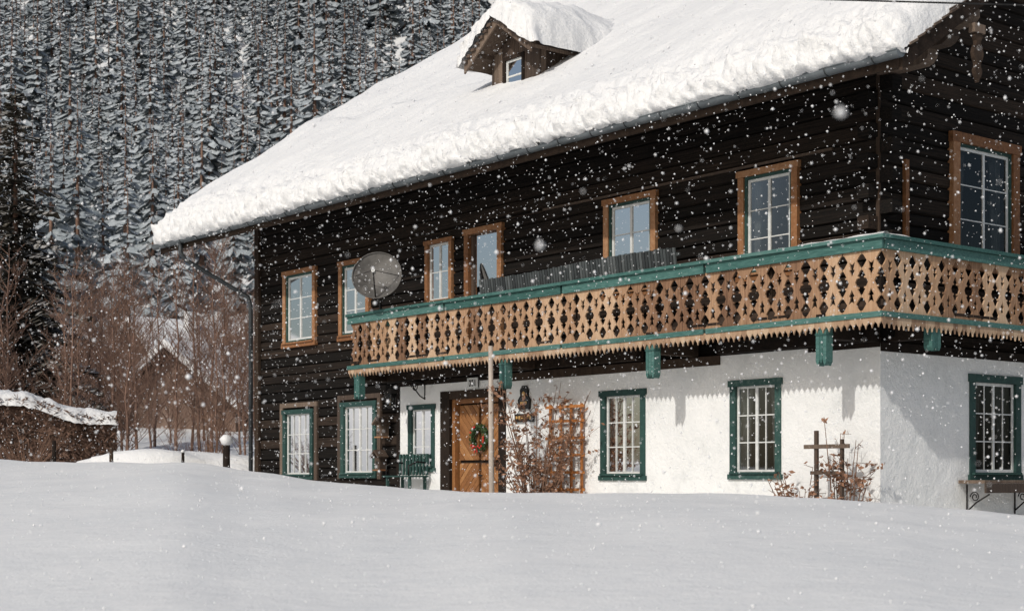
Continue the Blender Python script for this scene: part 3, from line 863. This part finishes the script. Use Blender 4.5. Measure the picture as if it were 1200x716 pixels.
tr_ = MB()
for s in (6.22, 6.5, 6.78, 7.06): tr_.box(-.19, -.16, s - .025, s + .025, -.7, 1.3, 'trel')
for z in (-.2, .1, .4, .7, 1.0, 1.25): tr_.box(-.215, -.192, 6.12, 7.16, z - .025, z + .025, 'trel')
for z in (0, 1.): tr_.box(-.16, -.1, 6.48, 6.52, z - .02, z + .02, 'trel')
tr_.obj("wooden_trellis", matrix=HM)

st = MB()
st.box(-.62, -.57, .62, .67, -1.1, .68, 'barn'); st.box(-.62, -.57, .16, .20, -1.1, .55, 'barn'); st.box(-.645, -.622, .02, .84, .42, .48, 'barn'); st.box(-.645, -.622, .1, .72, .05, .10, 'barn')
st.obj("plant_stake", matrix=HM)

po = MB()
po.tube([(-1.5, 7.05, -1.2), (-1.48, 7.1, .6), (-1.47, 7.13, 2.28)], [.05, .047, .04], 'pole', 8)
po.obj("wooden_pole", matrix=HM)

bn = MB()
for i in range(5): bn.box(-.62 + i * .09, -.55 + i * .09, 10.75, 11.75, .02, .05, 'tealw')
for i in range(9): bn.box(-.20, -.17, 10.78 + i * .115, 10.84 + i * .115, .06, .48, 'tealw')
bn.box(-.17, -.14, 10.75, 11.75, .40, .46, 'tealw')
for s in (10.85, 11.62):
    for u in (-.58, -.22): bn.box(u, u + .05, s, s + .05, -1.1, .02, 'tealw')
    bn.tube([(-.2, s, .3), (-.4, s, .32), (-.6, s, .24), (-.6, s, .02)], .018, 'iron', 6)
bn.obj("garden_bench", matrix=HM)

def birdhouse(u, s, z):
    b = MB()
    b.box(u - .18, u, s - .09, s + .09, z, z + .24, 'barn')
    b.hexa([(u - .26, s - .14, z + .23), (u, s - .14, z + .23), (u, s, z + .36), (u - .26, s, z + .36), (u - .26, s - .16, z + .26), (u, s - .16, z + .26), (u, s, z + .40), (u - .26, s, z + .40)], 'barn')
    b.hexa([(u - .26, s, z + .36), (u, s, z + .36), (u, s + .14, z + .23), (u - .26, s + .14, z + .23), (u - .26, s, z + .40), (u, s, z + .40), (u, s + .16, z + .26), (u - .26, s + .16, z + .26)], 'barn')
    b.tube([(u - .182, s, z + .14), (u - .186, s, z + .14)], .028, 'iron', 10); b.tube([(u - .18, s, z + .07), (u - .24, s, z + .07)], .007, 'iron', 5)
    b.box(u - .22, u, s - .11, s + .11, z - .03, z - .001, 'case')
    b.obj("birdhouse", matrix=HM)
birdhouse(-.11, 12.35, .85); birdhouse(-.11, 12.42, .18)

sh = MB()
sh.box(1.72, 4.6, -.58, -.12, -.08, -.03, 'barn'); sh.box(1.72, 4.6, -.60, -.57, -.22, -.082, 'barn')
for u in (1.95, 3.2, 4.4):
    sh.tube([(u, -.11, -.10), (u, -.11, -.55)], .013, 'iron', 6); sh.tube([(u, -.11, -.5), (u, -.28, -.36), (u, -.5, -.24)], .012, 'iron', 6)
    sh.tube([(u, -.25 + .08 * (1 - .7 * i / 20) * math.cos(i * .5), -.28 + .08 * (1 - .7 * i / 20) * math.sin(i * .5)) for i in range(21)], .009, 'iron', 5)
sh.obj("wall_shelf", matrix=HM)

# ------------------------------------------------------------ ground
def interp(x, pts):
    if x <= pts[0][0]: return pts[0][1]
    for (a, b), (c, d) in zip(pts, pts[1:]):
        if x <= c:
            t = (x - a) / (c - a); return b + (d - b) * t
    return pts[-1][1]
def sm(t): t = max(0, min(1, t)); return t * t * (3 - 2 * t)
def isinterp(x, pts):
    if x <= pts[0][0]: return pts[0][1]
    for (a, b), (c, d) in zip(pts, pts[1:]):
        if x <= c: return b + (d - b) * sm((x - a) / (c - a)) * .5 + (d - b) * ((x - a) / (c - a)) * .5
    return pts[-1][1]
CREST = [(-.6, .012), (-.332, .0105), (-.22, .0095), (-.166, .003), (-.11, -.0028), (-.055, -.0072), (0, -.0094), (.11, -.0111), (.194, -.0127), (.244, -.0150), (.288, -.0199), (.332, -.0238), (.6, -.035)]
YRP = [(-.6, 30), (-.33, 28), (-.165, 24), (0, 19), (.33, 17.5), (.6, 17)]
FARZ = [(0, -.2), (30, .0), (45, .2), (60, 1.0), (100, 5), (150, 15), (250, 56), (450, 165), (620, 270), (800, 400)]
def ground(x, y):
    yy = max(y, 1.5)
    r = max(-.6, min(.6, x / yy))
    yr = interp(r, YRP); cz = isinterp(r, CREST) * yr
    if y < yr:
        t = max(0, y) / yr
        h = -1.6 * (1 - t) ** 1.25 + cz * t
        if y < 0: h = -1.6
    else:
        d = y - yr
        h = cz - .35 * sm(d / 5.)
        w = sm((y - 34) / 20.)
        h2 = interp(y, FARZ) + (0 if y < 120 else (y - 120) * .10 * noise.noise(Vector((x * .006, y * .005, 3))))
        h = h * (1 - w) + h2 * w
    a = .10 * noise.noise(Vector((x * .35, y * .25, 0))) + .045 * noise.noise(Vector((x * .9, y * .8, 5))) + .010 * noise.noise(Vector((x * 2.8, y * 2.6, 8)))
    return h + a * min(1, .3 + y / 60) + (0 if y < 45 else .25 * noise.noise(Vector((x * .15, y * .15, 2))))
gm = MB()
ys = []; y = -80.
while y < 800:
    ys.append(y); y += 6 if y < -6 else (.5 if y < 5 else (.14 if y < 32 else (.4 if y < 60 else (2 if y < 130 else 8))))
xs = []; x = 0.
while x < 560:
    xs.append(x); x += .16 if x < 12 else (.6 if x < 30 else (3 if x < 60 else 12))
xs = [-x for x in reversed(xs[1:])] + xs
for y in ys:
    for x in xs: gm.v.append((x, y, ground(x, y)))
W = len(xs)
for i in range(len(ys) - 1):
    for j in range(W - 1):
        q = i * W + j; gm.face((q, q + 1, q + W + 1, q + W), 'snow', .5, True)
gm.obj("snow_ground")

# ------------------------------------------------------------ trees
def conifer(name, H, RB, levels, nb, mk, seed, droop=.35, bare=.06):
    random.seed(seed)
    mb = MB()
    mb.tube([(0, 0, -1.5), (0, 0, H * .5), (R(-.1, .1), 0, H * .98)], [H * .014, H * .008, .02], 'bark', 6)
    for l in range(levels):
        f = bare + (1 - bare) * (l / levels) ** .92
        z = H * f
        Rr = RB * (1 - f) ** .85 * R(.72, 1.15) + .15
        n = max(4, int(nb * (1 - f * .4)))
        t0 = R(0, 6.28)
        for b in range(n):
            t = t0 + 6.283 * b / n + R(-.35, .35)
            L = Rr * R(.55, 1.2); zz = z + R(-.6, .6) * H / levels
            d = Vector((math.cos(t), math.sin(t), 0)); sd = Vector((-math.sin(t), math.cos(t), 0))
            w = L * R(.20, .36) + .06
            dz = droop * L * R(.7, 1.4) * (1.15 - f * .7)
            p0 = Vector((0, 0, zz)); p1 = d * L * .5 + Vector((0, 0, zz - dz * .35)); p2 = d * L + Vector((0, 0, zz - dz * .85))
            a1_, b1_ = p1 + sd * w - Vector((0, 0, w * .8)), p1 - sd * w - Vector((0, 0, w * .8))
            a0_, b0_ = p0 + sd * w * .2 + d * L * .1 - Vector((0, 0, .1)), p0 - sd * w * .2 + d * L * .1 - Vector((0, 0, .1))
            a2_, b2_ = p2 + sd * w * .35 - d * L * .12 - Vector((0, 0, w * .5)), p2 - sd * w * .35 - d * L * .12 - Vector((0, 0, w * .5))
            mb.quad([p0, a0_, a1_, p1], mk); mb.quad([p0, p1, b1_, b0_], mk)
            mb.quad([p1, a1_, a2_, p2], mk); mb.quad([p1, p2, b2_, b1_], mk)
    return mb

def fine_conifer(H, RB, levels, nb, mk, seed):
    random.seed(seed); mb = MB()
    mb.tube([(0, 0, -1.5), (0, 0, H * .5), (0, 0, H)], [H * .014, H * .009, .02], 'bark', 7)
    for l in range(levels):
        f = .05 + .95 * (l / levels) ** .95; z = H * f
        Rr = RB * (1 - f) ** .8 * R(.72, 1.15) + .15
        n = max(4, int(nb * (1 - f * .45))); t0 = R(0, 6.28)
        for b in range(n):
            t = t0 + 6.283 * b / n + R(-.35, .35); L = Rr * R(.6, 1.15); zz = z + R(-.5, .5) * H / levels
            d = Vector((math.cos(t), math.sin(t), 0)); sd = Vector((-math.sin(t), math.cos(t), 0))
            dz = .4 * L * R(.6, 1.4) * (1.1 - f)
            k = max(3, int(L / .24))
            for i in range(k):
                q = (i + .6) / k
                c = d * L * q + Vector((0, 0, zz - dz * q ** 1.4))
                for sg in (-1, 1):
                    w = (.16 + .38 * L * .5 * (1 - q * .75)) * R(.6, 1.2)
                    tip = c + sd * sg * w + d * w * .55 - Vector((0, 0, w * R(.25, .8)))
                    e = d * (.13 + .06 * L) * R(.7, 1.2)
                    mb.quad([c - e, tip - e * .3, tip + e * .25, c + e], mk)
    return mb

def instancer(parent, name, meshes, places):
    for vi, me in enumerate(meshes):
        vs, fs = [], []
        for (x, y, z, s, r, v) in places:
            if v != vi: continue
            b = len(vs); h = s * .5
            for (a, c) in ((-h, -h), (h, -h), (h, h), (-h, h)):
                vs.append((x + a * math.cos(r) - c * math.sin(r), y + a * math.sin(r) + c * math.cos(r), z))
            fs.append((b, b + 1, b + 2, b + 3))
        pm = bpy.data.meshes.new(name + "_points"); pm.from_pydata(vs, [], fs)
        po_ = bpy.data.objects.new(name + "_points", pm); COL.objects.link(po_); po_.parent = parent
        po_.instance_type = 'FACES'; po_.use_instance_faces_scale = True; po_.instance_faces_scale = 1.0
        po_.show_instancer_for_render = False; po_.show_instancer_for_viewport = False
        ch = bpy.data.objects.new(name, me); COL.objects.link(ch); ch.parent = po_

forest = bpy.data.objects.new("distant_conifer_forest", None); COL.objects.link(forest)
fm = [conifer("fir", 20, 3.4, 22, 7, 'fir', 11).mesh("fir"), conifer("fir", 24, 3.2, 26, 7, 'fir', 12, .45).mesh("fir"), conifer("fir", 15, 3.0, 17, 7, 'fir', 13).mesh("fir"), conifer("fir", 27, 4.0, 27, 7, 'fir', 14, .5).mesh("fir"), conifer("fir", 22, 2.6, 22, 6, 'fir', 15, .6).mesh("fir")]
random.seed(5)
places = []
y = 120.
while y < 600:
    step = 6.0 + (y - 120) * .004
    x = -.48 * y - 12
    while x < .38 * y + 12:
        px, py = x + R(-2.6, 2.6), y + R(-2.6, 2.6)
        if (py > 150 or random.random() < (py - 115) / 40) and random.random() > .03:
            places.append((px, py, ground(px, py) - .3, R(.58, 1.14) * (1 + .3 * noise.noise(Vector((px * .03, py * .03, 1)))) * (1 + .15 * sm((py - 250) / 150)), R(0, 6.28), random.randrange(5)))
        x += step
    y += step
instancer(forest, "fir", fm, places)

nf = fine_conifer(14, 3.3, 44, 11, 'firn', 21).mesh("fir_tree")
for (x, y, sc_, r) in ((-17.4, 54, .95, .4), (-24.5, 64, .9, 2.),):
    o = bpy.data.objects.new("fir_tree", nf); COL.objects.link(o); o.location = (x, y, ground(x, y) - .2); o.scale = (sc_,) * 3; o.rotation_euler = (0, 0, r)

def bare_tree(H, seed, spread=.33, nb=34):
    random.seed(seed); mb = MB()
    pts = [Vector((0, 0, -.8))]; n = 9
    for i in range(1, n + 1):
        pts.append(Vector((pts[-1].x + R(-.12, .12), pts[-1].y + R(-.12, .12), H * i / n)))
    rad = [H * .0085 * (1 - .93 * i / n) + .004 for i in range(n + 1)]
    mb.tube(pts, rad, 'bark', 5, cap=False)
    def at(f):
        k = min(n - 1, int(f * n)); return pts[k].lerp(pts[k + 1], f * n - k)
    for b in range(nb):
        f = .12 + .85 * (b / nb); p = at(f); t = R(0, 6.28)
        L = H * spread * (1 - f * .65) * R(.5, 1.15)
        up = R(.7, 1.5)
        d = Vector((math.cos(t), math.sin(t), up)).normalized()
        q1 = p + d * L * .5 + Vector((R(-.1, .1), R(-.1, .1), 0)); q2 = q1 + (d + Vector((0, 0, .35))).normalized() * L * .5
        mb.tube([p, q1, q2], [.020 + .003 * L, .013, .006], 'bark', 3, cap=False)
        for c in range(6):
            g = R(.25, 1); e = p.lerp(q1, g * 2) if g < .5 else q1.lerp(q2, g * 2 - 1)
            d2 = (d * .7 + Vector((R(-1, 1), R(-1, 1), R(-.1, 1.0)))).normalized(); l2 = L * R(.2, .45)
            e2 = e + d2 * l2
            mb.tube([e, e2], [.009, .005], 'bark', 3, cap=False)
            for k in range(3):
                h_ = e.lerp(e2, R(.3, 1)); d3 = (d2 + Vector((R(-.8, .8), R(-.8, .8), R(-.2, .8)))).normalized()
                mb.tube([h_, h_ + d3 * l2 * R(.3, .7)], [.006, .003], 'bark', 3, cap=False)
    return mb.mesh("bare_tree")
thicket = bpy.data.objects.new("bare_tree_thicket", None); COL.objects.link(thicket)
bm_ = [bare_tree(9.5, 31), bare_tree(7.5, 32, .38), bare_tree(10, 33, .28), bare_tree(5, 34, .5, 30)]
random.seed(9); places = []
for i in range(170):
    y = R(43, 100); x = R(-.40, -.13) * y
    if x > -.155 * y and y < 50: continue
    places.append((x, y, ground(x, y) - .1, R(.6, 1.0) * (.75 if y < 52 else .92), R(0, 6.28), random.randrange(4)))
for i in range(60):
    y = R(60, 120); x = R(-.6, .6) * y
    if -4 < x < 40 and y < 70: continue
    places.append((x, y, ground(x, y) - .1, R(.7, 1.1), R(0, 6.28), random.randrange(4)))
instancer(thicket, "bare_tree", bm_, places)

def shrub(name, loc, H, Wd, ns, nl, seed, mat=HM):
    random.seed(seed); mb = MB()
    tips = []
    for i in range(ns):
        t = R(0, 6.28); rr = Wd * .5 * math.sqrt(R(.05, 1))
        d = Vector((math.cos(t) * rr * .75, math.sin(t) * rr, H * R(.5, 1.0)))
        b = Vector(loc) + Vector((math.cos(t) * .1, math.sin(t) * .15, 0))
        m1 = b + Vector((d.x * .35, d.y * .35, d.z * .5)); m2 = b + d
        mb.tube([b, m1, m2], [.014, .009, .004], 'bark2', 4, cap=False)
        for k in range(7):
            g = R(.2, 1); e = b.lerp(m1, g * 2) if g < .5 else m1.lerp(m2, g * 2 - 1)
            e2 = e + Vector((R(-1, 1), R(-1, 1), R(-.1, 1))).normalized() * H * R(.08, .22)
            mb.tube([e, e2], [.006, .003], 'bark2', 3, cap=False); tips.append((e, e2))
    for i in range(nl):
        e, e2 = random.choice(tips); c = e.lerp(e2, R(.2, 1.1)) + Vector((R(-.04, .04), R(-.04, .04), R(-.04, .04)))
        d = Vector((R(-1, 1), R(-1, 1), R(-1, .4))).normalized() * R(.03, .06)
        s_ = d.cross(Vector((R(-1, 1), R(-1, 1), R(-1, 1)))).normalized() * R(.016, .032)
        mb.quad([c - d, c + s_, c + d, c - s_], 'leafb')
    return mb.obj(name, matrix=mat)
shrub("climbing_rose_bush", (-.75, 6.75, -1.0), 2.7, 1.9, 40, 1800, 41)
shrub("climbing_rose_bush", (-.62, .15, -1.0), 2.0, .55, 12, 330, 42)
shrub("garden_shrub", (-.6, .95, -.95), 1.15, .9, 14, 260, 43)

def post(x, y, zt, r=.07, cap=.12):
    b = MB(); zb_ = ground(x, y) - .5
    b.tube([(x, y, zb_), (x, y, zt)], [r, r * .92], 'dark', 8)
    if cap: b.blob((x, y, zt + cap * .4), cap, 'snowr', amp=.12, squash=(1, 1, .85))
    b.obj("fence_post")
post(-6.3, 34.0, .78, .085, .14)
post(-10.4, 35.0, .85, .05, .0); post(-9.1, 35, .70, .05, 0); post(-12.5, 34, .8, .045, .06); post(-7.9, 37, .62, .04, .05)

random.seed(17)
hg = MB()
hx0, hy0, hx1, hy1 = -18.5, 40.5, -10.9, 42.5
hd = Vector((hx1 - hx0, hy1 - hy0, 0)); hl = hd.length; hd.normalize(); hn = Vector((-hd.y, hd.x, 0))
def htop(f): return 3.15 - 1.55 * f + .08 * math.sin(f * 20)
segs = 30
for i in range(segs):
    f0, f1 = i / segs, (i + 1) / segs
    p, q = Vector((hx0, hy0, 0)) + hd * hl * f0, Vector((hx0, hy0, 0)) + hd * hl * f1
    w = .42
    hg.hexa([(*(p - hn * w).xy, -.4), (*(q - hn * w).xy, -.4), (*(q + hn * w).xy, -.4), (*(p + hn * w).xy, -.4), (*(p - hn * w).xy, htop(f0) - .12), (*(q - hn * w).xy, htop(f1) - .12), (*(q + hn * w).xy, htop(f1) - .12), (*(p + hn * w).xy, htop(f0) - .12)], 'hedge')
for i in range(12000):
    f = random.random(); z = -.2 + (htop(f) + .02 + .2) * random.random(); sgn = -1 if random.random() < .75 else 1
    c = Vector((hx0, hy0, 0)) + hd * hl * f + hn * sgn * R(.38, .6); c.z = z
    d = Vector((R(-1, 1), R(-1, 1), R(-.4, 1))).normalized() * R(.06, .16); s_ = d.cross(Vector((R(-1, 1), R(-1, 1), R(-1, 1)))).normalized() * R(.01, .03)
    hg.quad([c - d, c + s_, c + d, c - s_], 'hedge')
b = len(hg.v); nL, nW = 110, 12
for i in range(nL + 1):
    f = i / nL; p = Vector((hx0, hy0, 0)) + hd * (hl * f)
    for j in range(nW + 1):
        t = -1 + 2 * j / nW; e = math.sqrt(max(0, 1 - t * t))
        wv = .62 + .08 * noise.noise(Vector((f * 25, 0, 0)))
        h = htop(f) - .12 - .12 * (1 - e) + e * (.28 + .12 * noise.noise(Vector((f * 18, t * 2, 3)))) + .05 * noise.noise(Vector((f * 60, t * 4, 1)))
        c = p + hn * t * wv; hg.v.append((c.x, c.y, h))
for i in range(nL):
    for j in range(nW):
        q = b + i * (nW + 1) + j; hg.face((q, q + nW + 1, q + nW + 2, q + 1), 'snowr', .5, True)
hg.obj("garden_hedge")
shrub("garden_shrub", (-11.5, 36.5, -.2), 1.5, 2.4, 34, 0, 51, Matrix.Identity(4))
shrub("garden_shrub", (-8.2, 42, 0), 2.2, 2.0, 24, 0, 52, Matrix.Identity(4))
mo = MB()
mo.blob((-8.6, 38.5, .05), 1.6, 'snowr', amp=.2, nu=28, nv=16, squash=(1.5, .8, .36)); mo.blob((-6.6, 38.8, .0), 1.1, 'snowr', amp=.2, nu=24, nv=14, squash=(1.4, .8, .5))
mo.obj("snow_mound")

def chalet(x, y, rot, w, l, hwall, name="chalet"):
    b = MB(); z0 = -1.5
    b.box(-w / 2, w / 2, -l / 2, l / 2, z0, hwall, 'farwall')
    rh = w * .36
    for e in (-l / 2, l / 2 - .05):
        b.prism([(-w / 2, e, hwall), (w / 2, e, hwall), (0, e, hwall + rh)], (0, .05, 0), 'farwall')
    for sg in (-1, 1):
        o = w / 2 + .8; k = rh / (w / 2)
        for (t0, t1, mk, g) in ((-.02, .16, 'dark', 0), (.161, .55, 'snowr', .06)):
            b.hexa([(0, -l / 2 - .8 - g, hwall + rh + t0), (sg * (o + g), -l / 2 - .8 - g, hwall + rh - k * o + t0), (sg * (o + g), l / 2 + .8, hwall + rh - k * o + t0), (0, l / 2 + .8, hwall + rh + t0),
                    (0, -l / 2 - .8 - g, hwall + rh + t1), (sg * (o + g), -l / 2 - .8 - g, hwall + rh - k * o + t1), (sg * (o + g), l / 2 + .8, hwall + rh - k * o + t1), (0, l / 2 + .8, hwall + rh + t1)], mk)
    for wx in (-w * .28, w * .02, w * .3):
        for wz in (.3, 3.0):
            if wz + 1 < hwall + .3:
                b.box(wx - .45, wx + .45, -l / 2 - .06, -l / 2 - .001, wz - .1, wz + 1.0, 'curt')
                b.box(wx - .35, wx + .35, -l / 2 - .08, -l / 2 - .061, wz, wz + .9, 'room')
    b.box(w * .15, w * .15 + .6, -.3, .3, hwall, hwall + rh + 1., 'plaster')
    o_ = b.obj(name); o_.location = (x, y, ground(x, y)); o_.rotation_euler = (0, 0, rot)
chalet(-13.6, 76, math.radians(-28), 7., 9, .9)
chalet(-29.5, 98, math.radians(40), 6.5, 8, 1.4)
chalet(-24, 112, math.radians(-50), 6, 7, 1.5)

wi = MB()
A, B_ = Vector((-42, 15, 6.7)), Vector((42, 15, 4.0))
wp = []
for i in range(61):
    t = i / 60; p = A.lerp(B_, t); p.z -= 1.6 * 4 * t * (1 - t) * .5; wp.append(p)
dz = 4.66 - (wp[32].z)
wp = [p + Vector((0, 0, dz)) for p in wp]
wi.tube(wp, .009, 'iron', 5)
for e in (wp[0], wp[-1]):
    wi.tube([(e.x, e.y, -2.5), (e.x, e.y, e.z + .5)], [.14, .10], 'pole', 8); wi.box(e.x - .7, e.x + .7, e.y - .05, e.y + .05, e.z + .05, e.z + .17, 'pole')
wi.obj("utility_wire")

# ------------------------------------------------------------ falling snow
random.seed(77)
fl = MB()
HI = HM.inverted()
OCT = [(1, 0, 0), (-1, 0, 0), (0, 1, 0), (0, -1, 0), (0, 0, 1), (0, 0, -1)]
OF = [(0, 2, 4), (2, 1, 4), (1, 3, 4), (3, 0, 4), (2, 0, 5), (1, 2, 5), (3, 1, 5), (0, 3, 5)]
def flake(p, r):
    b = len(fl.v)
    for o in OCT: fl.v.append((p.x + o[0] * r * R(.6, 1.2), p.y + o[1] * r * R(.6, 1.2), p.z + o[2] * r * R(.6, 1.3)))
    for f in OF: fl.face([b + i for i in f], 'flake', .5, True)
cnt = 0
while cnt < 44000:
    y = 6.5 + 30 * random.random() ** .8
    p = Vector((R(-.5, .5) * y + R(-2, 2), y, R(-1, 11) if y > 18 else R(-1.2, .36 * y + 1)))
    q = HI @ p
    if q.x > -1.9 and -1.7 < q.y < 19.8: continue
    flake(p, min(.0135, max(.0028, random.lognormvariate(math.log(.0048), .42)))); cnt += 1
for i in range(200):
    y = R(3, 7); flake(Vector((R(-.4, .4) * y, y, R(-.09, .33) * y)), R(.0015, .0038))
for (px, py, d, r) in ((985, 133, 2.6, .0095), (632, 288, 3.0, .008), (795, 268, 3.6, .006)):
    flake(Vector(((px - 600) / 1806 * d, d, (560 - py) / 1806 * d)), r)
fl.obj("falling_snow")

# ------------------------------------------------------------ light, sky, camera
w = bpy.data.worlds.new("World"); scene.world = w; w.use_nodes = True
nt = w.node_tree; bg = nt.nodes["Background"]
sky = nt.nodes.new("ShaderNodeTexSky"); sky.sky_type = 'NISHITA'; sky.sun_disc = False
to_sun = Vector((-.564, -.895, .75)).normalized()
el = math.asin(to_sun.z); azr = math.atan2(to_sun.x, to_sun.y)
sky.sun_elevation = el; sky.sun_rotation = azr
sky.air_density = 1.0; sky.dust_density = 2.5; sky.ozone_density = .6
nt.links.new(sky.outputs[0], bg.inputs[0]); bg.inputs[1].default_value = .09
sl = bpy.data.lights.new("sun", 'SUN'); sl.energy = 2.6; sl.angle = math.radians(1.0); sl.color = (1, .96, .895)
so = bpy.data.objects.new("sun", sl); COL.objects.link(so)
so.rotation_euler = (-to_sun).to_track_quat('-Z', 'Y').to_euler(); so.location = to_sun * 60

cam = bpy.data.cameras.new("camera"); co_ = bpy.data.objects.new("camera", cam); COL.objects.link(co_)
co_.location = (0, 0, 0); co_.rotation_euler = (math.radians(90), 0, 0)
cam.sensor_width = 36; cam.lens = 1806 / 1200 * 36; cam.shift_y = (560 - 358) / 1200
cam.clip_start = .1; cam.clip_end = 2000
cam.dof.use_dof = True; cam.dof.focus_distance = 26; cam.dof.aperture_fstop = 2.8
scene.camera = co_
scene.view_settings.view_transform = 'Standard'; scene.view_settings.look = 'None'; scene.view_settings.exposure = 0
